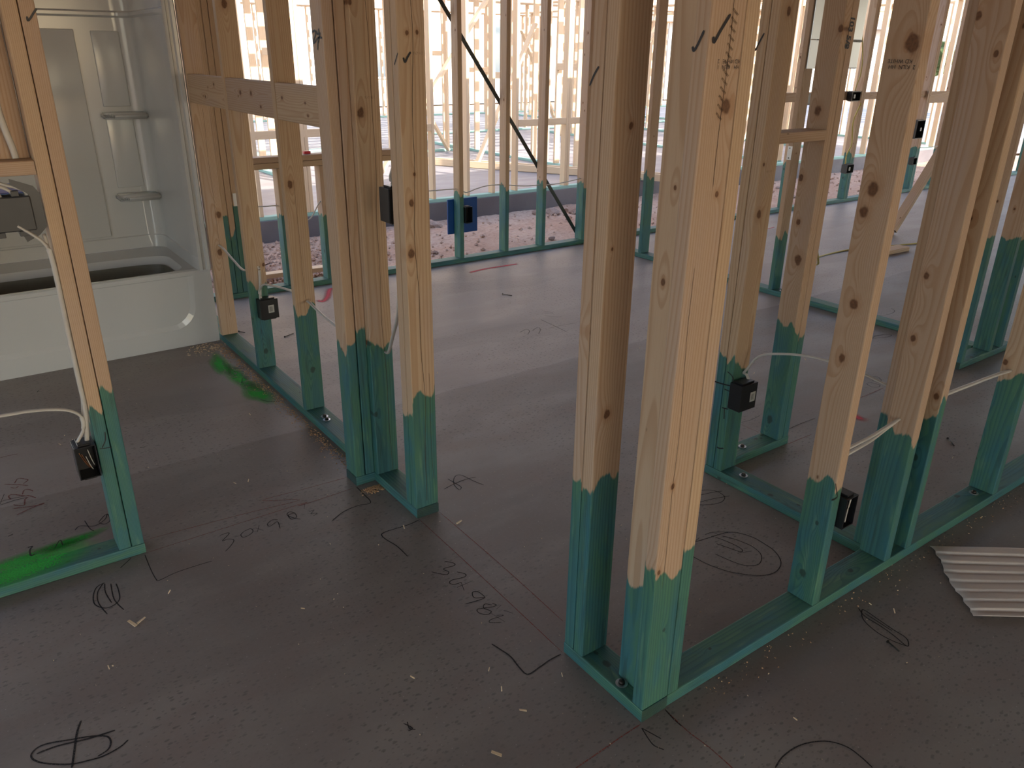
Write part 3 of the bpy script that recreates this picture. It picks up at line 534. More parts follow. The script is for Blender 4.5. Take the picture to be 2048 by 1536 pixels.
cable('yellow cable running down the stud under the duct',[(8.29,5.07,1.06),(8.22,5.08,.89),(8.24,5.08,.75),(8.26,5.08,.629),(8.20,5.08,.527),(8.19,5.07,.43)],.007,1.2,YCABLE)
cable('brown cable looping above the counter-height box under the duct',[(8.10,5.08,1.75),(8.19,5.08,1.5),(8.20,5.08,1.344),(8.15,5.07,1.25),(8.12,5.06,1.19)],.006,1,YCABLE)
cable('thin cable strung across the far right exterior studs',[(9.7,5.10,.52),(10.0,5.10,.51),(10.3,5.10,.52),(10.7,5.10,.51),(11.2,5.10,.52)],.005)
cable('yellow cable lying across the far slab',[(4.56,3.12,.50),(4.75,3.1,.42),(5.2,3.3,.10),(5.6,3.62,.01),(6.2,3.66,.007),(6.8,3.5,.007),(7.3,3.4,.007)],.006,1.3,YCABLE)
o=tube('conduit',[(4.60,3.15,.96),(4.605,3.14,.93),(4.612,3.16,.80),(4.603,3.13,.50),(4.606,3.13,.295),(4.63,3.12,.20),(4.635,3.12,.13)],.011,GREYC); tag(o,'grey flexible conduit running down the far interior stud to the blue box','conduit')
t=thing('junction_box','bright blue plastic box on the slab at the foot of the far stud','junction box',(4.63,3.1,0)); bm=bmesh.new(); bx(bm,4.592,4.665,3.03,3.15,.0,.135,bev=.004,seg=2); objm('shell',bmm('shell',bm),BLUEB,t); bm=bmesh.new(); bx(bm,4.588,4.592,3.04,3.14,.01,.125,bev=.001); objm('cover',bmm('cover',bm),BLUEB,t)
# nail plate
t=thing('nail_plate','small silver steel plate on the far stud above the conduit','nail plate',(4.498,3.19,.93)); bm=bmesh.new(); bx(bm,4.4975,4.4995,3.172,3.206,.90,.985,bev=.0005); objm('plate',bmm('plate',bm),STEEL,t)
for zz in (.912,.973): bm=bmesh.new(); bmesh.ops.create_cone(bm,cap_ends=True,segments=8,radius1=.004,radius2=.004,depth=.002,matrix=Matrix.Rotation(math.pi/2,4,'Y')); objm('nail_head',bmm('nail_head',bm),NAILM,t,(4.4968,3.19,zz))
t=thing('nail_plate','small dull steel plate on the window king studs','nail plate',(1.52,5.088,.6)); bm=bmesh.new(); bx(bm,1.503,1.53,5.0868,5.0888,.60,.68,bev=.0005); objm('plate',bmm('plate',bm),STEEL,t)
# blue panel behind exterior stud
t=thing('wall_panel','flat dark blue plastic panel fixed outside the exterior studs','panel',(3.27,5.2,.21))
bm=bmesh.new(); bx(bm,3.137,3.41,5.184,5.196,.212,.48,bev=.006,seg=2); objm('board',bmm('board',bm),BLUEP,t); bm=bmesh.new(); bx(bm,3.228,3.235,5.17,5.184,.30,.42,bev=.001); objm('hanger',bmm('hanger',bm),STEEL,t)
# steel let-in brace
def strap():
    a=Vector((2.85,5.190,2.20)); b=Vector((4.44,5.190,.085)); d=(b-a).normalized(); s=Vector((0,1,0)).cross(d); V=[];Fc=[]
    prof=[(-.015,0),(.015,0),(.015,.004),(.002,.004),(.002,.014),(-.002,.014),(-.002,.004),(-.015,.004)]
    for p in (a,b):
        for u,v in prof: V.append(p+s*u+Vector((0,1,0))*v)
    n=len(prof)
    for k in range(n): Fc.append((k,(k+1)%n,n+(k+1)%n,n+k))
    Fc.append(tuple(range(n))[::-1]); Fc.append(tuple(range(n,2*n)))
    V=[v-a for v in V]; me=pyd('brace',V,Fc); 
    bm=bmesh.new(); bm.from_mesh(me); bmesh.ops.recalc_face_normals(bm,faces=bm.faces); bm.to_mesh(me); bm.free()
    o=objm('steel_brace',me,DARKST,None,a); tag(o,'dark steel diagonal brace across the exterior studs','brace')
strap()
# wooden prop brace and plank on the far slab
pb=thing('prop_brace','wooden diagonal prop rising right from the far slab','brace',(7.11,3.81,0))
dz=Vector((.51,0,.594)).normalized(); bar('prop',pb,(7.13,3.83,.03),dz,Vector((0,1,0)),W,T,2.2,-1); bar('foot_cleat',pb,(7.0,3.83,.019),(1,0,0),(0,1,0),W,T,.10,-1)
o=bar('plank',None,(6.05,3.44,T/2+.001),(.995,-.05,0),(.05,.995,0),.11,T,.55,-1); tag(o,'short offcut plank lying on the far slab','plank')
# ============================================================ duct
def duct():
    t=thing('sheet_metal_duct','pale sheet metal duct hanging beside the far interior stud above the door opening','duct',(4.8,3.25,1.447))
    for (z0,z1,nm,g) in ((1.613,2.45,'upper_section',0),(1.447,1.609,'lower_section',.002)):
        bm=bmesh.new(); bx(bm,4.602+g,5.02-g,3.14+g,3.205-g,z0,z1,bev=.006,seg=2); objm(nm,bmm(nm,bm),DUCTM,t)
        bm=bmesh.new(); bx(bm,4.499,4.603+g,3.152,3.156,z0,z1); objm('flange',bmm('flange',bm),DUCTM,t)
    bm=bmesh.new(); bx(bm,4.600,5.022,3.137,3.207,1.606,1.615,bev=.001); objm('seam',bmm('seam',bm),NAILM,t)
duct()
# ============================================================ bathtub unit
def tub():
    X0,X1=-.41,1.112; YF,YB=4.345,5.085; ZR=.42
    t=thing('bathtub','white one-piece acrylic bathtub with moulded surround and shelves','bathtub',((X0+X1)/2,4.7,0))
    # apron with recessed panel
    bm=bmesh.new(); xs=[X0,X0+.06,.94,1.03,X1]; 
    def gridface():
        Y=YF; V=[(X0,Y,0),(X1,Y,0),(X1,Y,ZR-.02),(X0,Y,ZR-.02)]
        arc=[(math.sin(math.pi/2*k/6),math.cos(math.pi/2*k/6)) for k in range(7)]
        I=[(X0+.08,Y,.10)]+[(.88+.13*a,Y,.23-.13*c) for a,c in arc]+[(1.02,Y,ZR-.03),(X0+.08,Y,ZR-.03)]
        J=[(X0+.10,Y+.008,.125)]+[(.87+.115*a,Y+.008,.24-.115*c) for a,c in arc]+[(.99,Y+.006,ZR-.034),(X0+.10,Y+.006,ZR-.034)]
        nI=len(I)
        vs=V+I+J
        fs=[(0,1,5,4)]+[(1,6+k,5+k) for k in range(6)]+[(1,2,4+nI-2,4+nI-3),(2,3,4+nI-1,4+nI-2),(3,0,4,4+nI-1)]+[(4+i,4+(i+1)%nI,4+nI+(i+1)%nI,4+nI+i) for i in range(nI)]+[tuple(range(4+nI,4+2*nI))]
        return vs,fs
    vs,fs=gridface(); vs+= [(X0,YF,ZR-.02),(X1,YF,ZR-.02),(X1,YF+.004,ZR-.008),(X0,YF+.004,ZR-.008),(X1,YF+.018,ZR),(X0,YF+.018,ZR)]; b=4+2*10; fs+=[(b,b+1,b+2,b+3),(b+3,b+2,b+4,b+5)]
    me=pyd('apron',vs,fs); bm=bmesh.new(); bm.from_mesh(me); bmesh.ops.remove_doubles(bm,verts=bm.verts,dist=.0005); bmesh.ops.recalc_face_normals(bm,faces=bm.faces)
    bm.to_mesh(me); bm.free(); o=objm('apron',me,TUBM,t); md=o.modifiers.new('s','SOLIDIFY'); md.thickness=.004; md.offset=1; 
    # rim + basin loft
    V=[];Fc=[];n=72
    cx,cy=.29,4.56; outer=[]
    def ring(a,b,z,e,cx=cx,cy=cy):
        for k in range(n):
            th=2*math.pi*k/n; c_,s_=math.cos(th),math.sin(th); V.append((cx+a*math.copysign(abs(c_)**(2/e),c_),cy+b*math.copysign(abs(s_)**(2/e),s_),z))
    mx,my=(X0+X1)/2,(YF+.018+YB-.06)/2
    ring((X1-X0)/2,(YB-.06-YF-.018)/2,ZR,60,mx,my)
    ring(.70,.222,ZR+.002,7); ring(.69,.212,ZR-.010,7); ring(.672,.198,ZR-.05,6); ring(.64,.175,.25,5); ring(.58,.155,.10,4.5); ring(.50,.11,.075,4); ring(.01,.01,.07,2)
    R_=8
    for i in range(R_-1):
        for k in range(n): Fc.append((i*n+k,i*n+(k+1)%n,(i+1)*n+(k+1)%n,(i+1)*n+k))
    o=objm('basin',pyd('basin',V,Fc,True),TUBM,t); m4=o.modifiers.new('e','EDGE_SPLIT'); m4.split_angle=math.radians(38)
    V=[];Fc=[]
    ring(.668,.194,ZR-.035,6); ring(.632,.169,.252,5); ring(.570,.148,.108,4.5); ring(.490,.102,.083,4); ring(.01,.01,.079,2)
    for i in range(4):
        for k in range(n): Fc.append((i*n+k,i*n+(k+1)%n,(i+1)*n+(k+1)%n,(i+1)*n+k))
    o=objm('basin_layer',pyd('basin_layer',V,Fc,True),BASIN_OLIVE,t); o['label']='dark olive layer inside the tub'  # darker olive layer just inside the basin surface
    # surround wall: plan profile extruded upwards with a ledge
    prof=[(1.112,4.318),(1.104,4.303),(1.090,4.303),(1.084,4.316),(1.072,4.316),(1.066,4.306),(1.050,4.306),(1.044,4.325),(1.040,4.42),(1.040,4.93)]
    for k in range(1,8): a=math.pi/2*k/8; prof.append((.96+.08*math.cos(a),4.95+.08*math.sin(a)))
    prof+= [(.96,5.03),(-.26,5.03)]
    for k in range(1,8): a=math.pi/2*k/8; prof.append((-.26-.08*math.sin(a),4.95+.08*math.cos(a)))
    prof+= [(-.34,4.93),(-.34,4.32),(-.41,4.31)]
    zs=[(ZR,0),(ZR+.07,0),(ZR+.075,.006),(1.665,.006),(1.675,-.008),(1.69,-.008),(1.70,.018),(2.0,.018)]
    V=[];Fc=[];n=len(prof)
    for z,o_ in zs:
        for (x,y) in prof:
            inner = y>4.32
            V.append((x+(o_ if (x>1.0 and inner) else (-o_ if x<-.3 and inner else 0)),y+(o_ if y>4.95 else 0),z))
    for i in range(len(zs)-1):
        for k in range(n-1): Fc.append((i*n+k,(i+1)*n+k,(i+1)*n+k+1,i*n+k+1))
    o=objm('surround',pyd('surround',V,Fc,True),TUBM,t); md=o.modifiers.new('s','SOLIDIFY'); md.thickness=.006; md.offset=-1
    m2=o.modifiers.new('e','EDGE_SPLIT'); m2.split_angle=math.radians(50)
    def pad(x0,x1,z0,z1,dp=.012,nm='moulded_panel'):
        bm=bmesh.new(); bx(bm,x0,x1,5.036-dp,5.040,z0,z1,bev=.006,seg=3); objm(nm,bmm(nm,bm,True),TUBM,t)
    pad(-.25,.765,.505,1.605); pad(.845,.985,1.215,1.60,.010); pad(.845,.985,.775,1.15,.010)
    for z in (.745,1.188):
        V=[];Fc=[]; pl_=[]
        x0,x1,y0,y1=.822,1.045,4.905,5.034
        for k in range(9): a=math.pi/2*k/8; pl_.append((x0+.05-.05*math.sin(a),y0+.05-.05*math.cos(a)) )
        pl_=[(x1,y0)]+pl_+[(x0,y1),(x1,y1)]
        bm=bmesh.new(); f=bm.faces.new([bm.verts.new((x,y,z-.034)) for x,y in pl_]); r=bmesh.ops.extrude_face_region(bm,geom=[f]); bmesh.ops.translate(bm,verts=[v for v in r['geom'] if isinstance(v,bmesh.types.BMVert)],vec=(0,0,.034)); bmesh.ops.recalc_face_normals(bm,faces=bm.faces)
        bmesh.ops.bevel(bm,geom=list(bm.edges),offset=.010,segments=3,affect='EDGES'); objm('shelf',bmm('shelf',bm,True),TUBM,t)
tub()
# ============================================================ pleated paper
def paper():
    c=Vector((2.448,.968,0)); u=Vector((.267,-.203,0)).normalized(); v=Vector((-.255,-.262,0)); vl=v.length; v=v/vl
    V=[];Fc=[]; nu,nv=24,90
    for j in range(nv+1):
        q=j/nv*7.5; fr=q%1; h=.003+(.008*fr**.8 if fr<.85 else .008*(1-fr)/.15)
        for i in range(nu+1):
            s=i/nu*1.05; ed=.005*math.sin(j*.10)+.002*math.sin(j*.31) if i==0 else 0
            wob=.004*math.sin(s*5+q*.5)
            p=c+u*(s+ed)+v*(j/nv*vl+wob*(s>0)*(0<j<nv)); V.append((p.x,p.y,h*(1+.15*math.sin(s*5+q))))
    for j in range(nv):
        for i in range(nu): a=j*(nu+1)+i; Fc.append((a,a+1,a+nu+2,a+nu+1))
    o=objm('pleated_sheet',pyd('paper',V,Fc,True),PAPER); md=o.modifiers.new('s','SOLIDIFY'); md.thickness=.0012; md.offset=1; tag(o,'pale pleated paper sheet lying on the slab at right','paper sheet')
paper()
# ============================================================ floor marks
ST=json.loads('''[["crayon",0.004,[[0.2877,2.4108],[0.2849,2.3162],[0.2865,2.2555],[0.2942,2.2448],[0.3407,2.2554],[0.3941,2.2569],[0.4556,2.2536]]],["crayon",0.007,[[0.2466,2.4161],[0.2085,2.3804]]],["crayon",0.005,[[0.1535,2.327],[0.1299,2.3174],[0.1136,2.278],[0.1104,2.2311],[0.1303,2.1979],[0.1536,2.1962],[0.174,2.216],[0.1805,2.2617],[0.181,2.3026]]],["crayon",0.005,[[0.1483,2.3254],[0.1273,2.2886],[0.1203,2.2339],[0.1312,2.1642]]],["crayon",0.005,[[0.1527,2.3224],[0.1466,2.2751],[0.1518,2.212]]],["crayon",0.005,[[0.1679,2.3117],[0.1613,2.2249],[0.1745,2.1576]]],["crayon",0.007,[[0.0017,1.7744],[-0.0136,1.7364],[-0.028,1.6782],[-0.0391,1.6351]]],["crayon",0.007,[[-0.0992,1.7253],[-0.0563,1.7225],[0.0039,1.705],[0.0632,1.6952]]],["crayon",0.006,[[0.0826,1.6466],[0.0632,1.6354],[0.0283,1.6295],[-0.0002,1.6347],[-0.0414,1.649],[-0.0864,1.6836],[-0.1063,1.7094],[-0.1094,1.7294],[-0.0953,1.7438],[-0.0719,1.7427],[-0.0301,1.7258],[0.0121,1.7087],[0.0425,1.6873],[0.0479,1.6647],[0.0383,1.6436],[0.0147,1.6361]]],["crayon",0.004,[[0.5186,2.3841],[0.5437,2.3858],[0.5479,2.3765],[0.5174,2.3475],[0.5348,2.3478],[0.5499,2.3311],[0.5332,2.3058],[0.507,2.2819]]],["crayon",0.004,[[0.5582,2.3478],[0.5749,2.3451]]],["crayon",0.004,[[0.5956,2.3627],[0.579,2.3485],[0.5812,2.3281],[0.6032,2.3318],[0.6199,2.3458],[0.6179,2.3666],[0.5956,2.3627]]],["crayon",0.004,[[0.6319,2.3634],[0.6509,2.3308]]],["crayon",0.004,[[0.6497,2.3708],[0.6302,2.3322]]],["crayon",0.004,[[0.7143,2.3662],[0.6983,2.3772],[0.6747,2.3601],[0.6798,2.3433],[0.7093,2.3562],[0.7011,2.309]]],["crayon",0.004,[[0.7817,2.3741],[0.7557,2.3757],[0.7548,2.3439],[0.7746,2.3463],[0.7787,2.3762],[0.7662,2.3931],[0.7527,2.3777],[0.7661,2.3441],[0.7815,2.3254]]],["crayon",0.003,[[0.8317,2.412],[0.8175,2.3827]]],["crayon",0.003,[[0.8235,2.3535],[0.8439,2.356],[0.8242,2.3365],[0.8449,2.3304],[0.8249,2.3196]]],["crayon",0.005,[[1.0376,2.4162],[1.0367,2.3529],[1.0315,2.2859],[0.9834,2.2934],[0.923,2.2846],[0.8651,2.2514]]],["crayon",0.005,[[1.1204,2.0858],[1.0778,2.0802],[1.0232,2.0837],[0.9847,2.0858],[0.9686,2.0757],[0.9694,2.0408],[0.9808,1.989],[0.9821,1.9174]]],["crayon",0.004,[[1.3007,2.2161],[1.351,2.228],[1.4144,2.2321],[1.4481,2.2224]]],["crayon",0.004,[[1.4407,2.1567],[1.4254,2.2052],[1.4102,2.2701],[1.3835,2.2728],[1.351,2.228],[1.3452,2.1817],[1.3613,2.1928],[1.3584,2.2324],[1.3521,2.275]]],["crayon",0.004,[[1.0669,1.8268],[1.0857,1.8002],[1.0787,1.789],[1.0431,1.7938],[1.0481,1.7706],[1.0329,1.7643],[1.0041,1.8012]]],["crayon",0.004,[[1.0696,1.7557],[1.0853,1.7317],[1.0741,1.7202],[1.034,1.729],[1.0206,1.7195],[1.031,1.706],[1.0522,1.7037]]],["crayon",0.004,[[1.0281,1.6894],[1.0732,1.6891]]],["crayon",0.004,[[1.0522,1.7037],[1.0382,1.664]]],["crayon",0.004,[[1.0735,1.6032],[1.0692,1.6363],[1.0535,1.6412],[1.0452,1.617],[1.0724,1.6016],[1.0526,1.6],[1.0067,1.6087]]],["crayon",0.004,[[1.0697,1.5589],[1.0547,1.5752],[1.0416,1.5613],[1.0513,1.5375],[1.0361,1.5312],[1.0188,1.5489],[1.024,1.5679],[1.0618,1.5529],[1.0798,1.5519],[1.074,1.5652]]],["crayon",0.003,[[1.0691,1.5364],[1.0924,1.5431]]],["crayon",0.004,[[1.0839,1.5204],[1.0983,1.4934]]],["crayon",0.003,[[1.0533,1.5136],[1.0707,1.5015],[1.0307,1.5073],[1.0207,1.4979],[1.0476,1.4791]]],["crayon",0.003,[[1.0575,1.4776],[1.0461,1.5298]]],["crayon",0.006,[[0.9747,1.4222],[0.9818,1.3902],[0.9888,1.351],[0.9842,1.3066],[0.9874,1.272],[1.0296,1.2748],[1.0692,1.2803],[1.1066,1.2802]]],["crayon",0.004,[[0.6499,1.3136],[0.6447,1.2938],[0.6549,1.2813]]],["crayon",0.004,[[0.6403,1.3149],[0.6509,1.2895],[0.6387,1.2881]]],["chalk",0.0025,[[0.2922,2.4193],[0.817,2.421],[0.8121,2.4119],[1.0247,2.4158]]],["chalk",0.0025,[[0.3234,2.4982],[0.6315,2.4714],[0.8284,2.4496],[0.7145,2.5225],[0.869,2.5141],[1.0486,2.5036]]],["chalk",0.0025,[[1.1216,2.085],[1.1203,1.7138],[1.1143,1.2826]]],["chalk",0.0025,[[1.2045,2.0898],[1.205,1.7213],[1.197,1.3823]]],["chalk",0.003,[[1.114,0.9789],[1.048,0.9779],[0.9826,0.9749],[0.8489,0.9702]]],["chalk",0.003,[[1.1972,0.9773],[1.1925,0.8979],[1.198,0.8261],[1.1948,0.7014]]],["crayon",0.004,[[1.1972,0.9773],[1.1921,0.9426],[1.192,0.9166]]],["crayon",0.004,[[1.1074,0.9687],[1.0978,0.9358],[1.0948,0.9132],[1.1052,0.8914]]],["crayon",0.004,[[1.1074,0.9687],[1.116,0.9408],[1.1228,0.9182]]],["crayon",0.0045,[[1.8002,1.4409],[1.8558,1.4307],[1.927,1.4198],[1.963,1.4071],[1.9847,1.3822],[2.001,1.3394],[2.0004,1.2926],[1.9956,1.2543],[1.9745,1.2151],[1.9469,1.1906],[1.9107,1.1775],[1.879,1.1786],[1.8469,1.1918],[1.8158,1.2185],[1.7836,1.2575],[1.7653,1.2956],[1.7522,1.339],[1.7471,1.3909]]],["crayon",0.0035,[[1.8756,1.4482],[1.9051,1.4448],[1.9364,1.4279],[1.963,1.4071]]],["crayon",0.004,[[1.9194,1.4105],[1.939,1.3729],[1.9495,1.3396],[1.9543,1.3106],[1.9452,1.2712],[1.9225,1.2468],[1.8909,1.2339],[1.8631,1.2433],[1.8419,1.2658],[1.8281,1.3081],[1.8186,1.3524]]],["crayon",0.004,[[1.8946,1.4181],[1.9051,1.3869],[1.9136,1.3435],[1.9117,1.3172],[1.9017,1.3104],[1.893,1.3211],[1.8777,1.3638],[1.8678,1.3893]]],["crayon",0.004,[[1.8825,1.3125],[1.9327,1.2934]]],["crayon",0.005,[[1.8048,1.4377],[1.847,1.4463]]],["crayon",0.004,[[2.0859,1.6602],[2.1164,1.645],[2.1357,1.62],[2.1355,1.5882],[2.122,1.5689],[2.0889,1.5579],[2.0464,1.5679],[2.0038,1.593]]],["crayon",0.004,[[2.0564,1.637],[2.1117,1.6248],[2.1561,1.6088]]],["crayon",0.004,[[2.017,1.6049],[2.0888,1.589],[2.1513,1.5686]]],["crayon",0.0045,[[1.9575,0.9225],[1.9387,0.8906],[1.9365,0.8402],[1.9298,0.7946],[1.9189,0.7537],[1.9294,0.7511],[1.9496,0.771],[1.9526,0.8137],[1.9591,0.8659],[1.963,0.9057],[1.9518,0.9082],[1.9204,0.8824],[1.9039,0.8327],[1.9061,0.7867],[1.9196,0.7484]]],["crayon",0.004,[[1.9508,0.8981],[1.9477,0.8529],[1.9447,0.8091]]],["crayon",0.005,[[1.2785,0.7074],[1.3184,0.7167],[1.3688,0.7155],[1.4119,0.7027],[1.4481,0.6793],[1.4682,0.6455],[1.4691,0.6105],[1.4633,0.5773]]],["crayon",0.004,[[2.596,3.503],[2.6549,3.5273],[2.6694,3.5176],[2.6543,3.485],[2.6165,3.4517]]],["crayon",0.004,[[2.6804,3.4888],[2.7244,3.5131],[2.7469,3.5089],[2.7179,3.4637],[2.676,3.4243]]],["crayon",0.004,[[2.8479,3.6254],[2.8445,3.5097],[2.8337,3.3479]]],["crayon",0.003,[[2.7818,3.4682],[2.888,3.4695],[2.9945,3.4542]]],["crayon",0.003,[[2.9705,3.7536],[2.9956,3.7001],[2.9829,3.6842],[2.9428,3.7231]]],["crayon",0.003,[[2.9146,3.6817],[2.965,3.6126],[2.9966,3.6033]]],["crayon",0.004,[[4.2699,2.2898],[4.3449,2.278],[4.405,2.2444],[4.3573,2.2312],[4.2834,2.256],[4.2442,2.2692],[4.2978,2.2795],[4.3697,2.268]]],["crayon",0.004,[[4.6769,2.5108],[4.7255,2.4784],[4.8191,2.4748],[4.8779,2.4954],[4.9073,2.5368]]],["crayon",0.004,[[3.6936,1.9302],[3.6591,1.9157],[3.6486,1.8879],[3.678,1.8779],[3.6993,1.8885],[3.7172,1.9207],[3.6973,1.9303]]],["crayon",0.004,[[3.5991,1.9005],[3.6156,1.8893],[3.6248,1.8525],[3.5995,1.8395],[3.5736,1.8511],[3.5741,1.8809],[3.591,1.8999]]],["crayon",0.004,[[3.5344,1.8777],[3.5383,1.8632]]],["chalk",0.003,[[3.3905,1.8134],[3.503,1.8166],[3.6034,1.8189]]],["crayon",0.003,[[2.811,1.7976],[2.9176,1.8013],[3.0104,1.7971]]],["chalk",0.003,[[2.6784,1.945],[2.6799,1.8518]]],["crayon",0.003,[[2.6973,1.9604],[2.7522,1.9527],[2.8279,1.9607]]],["chalk",0.003,[[2.69,1.7086],[2.7728,1.7092],[2.8543,1.7074]]],["crayon",0.003,[[2.8111,1.7974],[2.9128,1.8004],[3.0084,1.7992]]],["redcrayon",0.006,[[-0.0374,3.1827],[0.0083,3.1467],[0.0342,3.1201]]],["redcrayon",0.006,[[-0.0054,3.1694],[0.0107,3.2029],[0.034,3.1779],[0.0376,3.1664],[0.0211,3.1467]]],["redcrayon",0.005,[[-0.0207,3.1407],[-0.0063,3.1264],[0.0041,3.1365]]],["redcrayon",0.006,[[0.0091,3.0605],[0.0186,3.0921],[0.0337,3.0859],[0.044,3.0643]]],["redcrayon",0.007,[[-0.0295,3.0456],[-0.0331,3.0729],[-0.02,3.0806],[0.0166,3.0428],[0.0257,3.0407],[0.0467,3.0054]]],["redcrayon",0.007,[[-0.0248,2.9978],[-0.0085,2.9785],[0.0065,2.9762],[0.0119,3.013],[0.0244,3.029]]],["redcrayon",0.007,[[-0.0304,2.9699],[0.0191,2.9515],[0.0582,2.9445],[0.0619,2.9499],[0.0268,2.9382],[-0.0238,2.9148]]],["redcrayon",0.005,[[-0.031,3.4305],[0.0028,3.4323],[0.0313,3.4278]]],["crayon",0.005,[[-0.0649,3.0215],[-0.0187,3.03],[0.0211,3.0272]]],["crayon",0.005,[[-0.0643,3.0291],[-0.0444,3.1016]]],["crayon",0.004,[[-0.0627,3.0482],[-0.023,3.0494],[0.0132,3.0409]]],["crayon",0.005,[[0.127,2.694],[0.1461,2.7132],[0.1851,2.6862],[0.2218,2.7073],[0.2369,2.7445]]],["crayon",0.005,[[0.164,2.7406],[0.17,2.6771],[0.1792,2.6514]]],["crayon",0.005,[[0.2014,2.7014],[0.2272,2.7375],[0.2383,2.7367],[0.2355,2.6911],[0.2164,2.6776],[0.2024,2.698]]],["crayon",0.01,[[-0.0608,2.7798],[-0.0461,2.7859]]],["crayon",0.008,[[-0.0155,2.6687],[-0.0031,2.6685],[-0.0118,2.6483],[-0.0126,2.6136],[-0.0013,2.6174]]],["crayon",0.005,[[0.0565,2.6187],[0.077,2.6568],[0.0795,2.6184]]],["crayon",0.01,[[0.445,3.2087],[0.4632,3.2057]]],["crayon",0.008,[[0.1747,4.085],[0.1854,4.1061]]],["crayon",0.005,[[1.0369,3.8929],[1.0809,3.8664],[1.0857,3.8565]]],["crayon",0.005,[[1.0315,3.867],[1.0729,3.8422],[1.0778,3.8324]]],["crayon",0.005,[[1.0239,3.8313],[1.062,3.8087],[1.0668,3.799]]],["crayon",0.005,[[1.0154,3.7911],[1.0497,3.7711],[1.0836,3.7418]]],["crayon",0.005,[[1.0032,3.768],[1.0412,3.7454],[1.0724,3.7086]]],["crayon",0.005,[[0.9992,3.749],[1.0354,3.7275],[1.0665,3.691]]],["crayon",0.005,[[1.0093,3.6538],[1.0296,3.7068],[1.0368,3.708],[1.059,3.6806]]],["crayon",0.006,[[1.0162,3.406],[1.0371,3.3709],[1.085,3.3382]]],["pinkspray",0.03,[[3.1073,4.8157],[3.2347,4.8353],[3.3522,4.8358],[3.5311,4.8271]]],["pinkspray",0.04,[[1.8789,4.7486],[1.8965,4.7263],[1.9575,4.8038],[2.039,4.9519],[2.0686,4.9672]]],["pinkspray",0.045,[[3.1879,1.7162],[3.1814,1.7003],[3.1795,1.6816]]],["pinkspray",0.015,[[6.3348,4.612],[6.4472,4.6228]]]]''')
mk={'crayon':(CRAYON,'crayon_mark'),'chalk':(CHALK,'chalk_line'),'redcrayon':(REDCR,'red_crayon_mark'),'pinkspray':(PINK,'spray_mark')}
for i,(k,wd,pts) in enumerate(ST):
    mt,nm=mk[k]; ribbon(nm,[(x,y,.0006+.00001*i) for x,y in pts],wd*(1.5 if k=='pinkspray' else 1.0 if k=='chalk' else .72),(0,0,1),mt,floor,fade=(k=='pinkspray'))
for c,a,b,an in (((1.0,3.95),.20,.055,1.50),((1.02,3.74),.24,.05,1.57),((1.03,3.50),.18,.065,1.62)): blob('spray_mark',(c[0],c[1],.0014),a,b,an,GREENSP,floor)
for c,a,b,an in (((-.03,2.60),.24,.055,.10),((.10,2.63),.12,.035,.1)): blob('spray_mark',(c[0],c[1],.0014),a,b,an,GREENSP,floor)
blob('spray_mark',(-.05,2.475,T+.0008),.24,.07,.05,GREENSP,f1)
# ============================================================ litter
def nail(a,b,label):
    a=Vector(a+(.004,)); b=Vector(b+(.003,)); t=thing('nail',label,'nail',a); tube('shank',[a,b],.0022,NAILM,t,1,6)
    d=(b-a).normalized(); bm=bmesh.new(); bmesh.ops.create_cone(bm,cap_ends=True,segments=10,radius1=.005,radius2=.005,depth=.002); o=objm('head',bmm('head',bm),NAILM,t,a); o.rotation_euler=d.to_track_quat('Z','Y').to_euler()
NAILS=[[[2.9672,4.2069],[3.0003,4.1421],"dark nail lying on the open slab near the centre"],[[1.4294,4.1854],[1.4964,4.224],"dark nail on the slab behind the tub-side studs"],[[3.3066,1.3463],[3.2587,1.2943],"bent nail on the slab behind the front wall"],[[1.8894,0.7902],[1.8797,0.7508],"thin nail on the slab in front of the front wall"],[[1.2451,4.4244],[1.268,4.3878],"small nail beside the tub-side stud"]]
for (a,b,l) in NAILS: nail(tuple(a),tuple(b),l)
CH=[[1.2246,1.9901,0.035,0.0],[1.0521,2.0716,0.02,1.37],[0.9021,1.1777,0.03,2.74],[0.8993,1.2672,0.016,1.01],[0.7314,1.4342,0.018,2.38],[0.9118,1.343,0.012,0.65],[0.1809,2.0758,0.05,2.02],[0.2047,2.0748,0.04,0.29],[0.092,1.9264,0.014,1.66],[0.6029,1.861,0.018,3.03],[1.0584,1.2159,0.012,1.3],[0.671,2.6984,0.014,2.67],[0.719,2.6882,0.016,0.94],[0.7732,1.1076,0.04,2.31],[0.303,2.1632,0.016,0.58],[0.9209,3.2706,0.015,1.95],[3.2195,2.3039,0.014,0.22],[3.6159,2.2782,0.014,1.59],[2.6482,1.2354,0.012,2.96],[3.0204,1.0005,0.012,1.23],[2.0,0.911,0.014,2.6],[2.0291,0.8517,0.02,0.87],[1.4374,0.7685,0.016,2.24],[1.8716,3.2254,0.014,0.51],[2.2782,3.1109,0.012,1.88],[3.145,1.2431,0.014,0.15],[2.5084,1.1439,0.01,1.52],[0.1811,3.4229,0.012,2.89]]
for i,(x,y,L,an) in enumerate(CH):
    bm=bmesh.new(); L*=.62; bx(bm,-L/2,L/2,-L*.13,L*.13,0,.002); 
    for v in bm.verts: v.co.z+= .003*math.sin(v.co.x/L*3); v.co.y*=random.uniform(.7,1.3)
    z0=min(v.co.z for v in bm.verts)
    for v in bm.verts: v.co.z-=z0-.0003
    o=objm('wood_chip',bmm('wood_chip',bm),CHIP,None,(x,y,.0002)); o.rotation_euler=(0,0,an); tag(o,'pale wood chip lying on the concrete floor','wood chip','wood chips scattered on the slab')
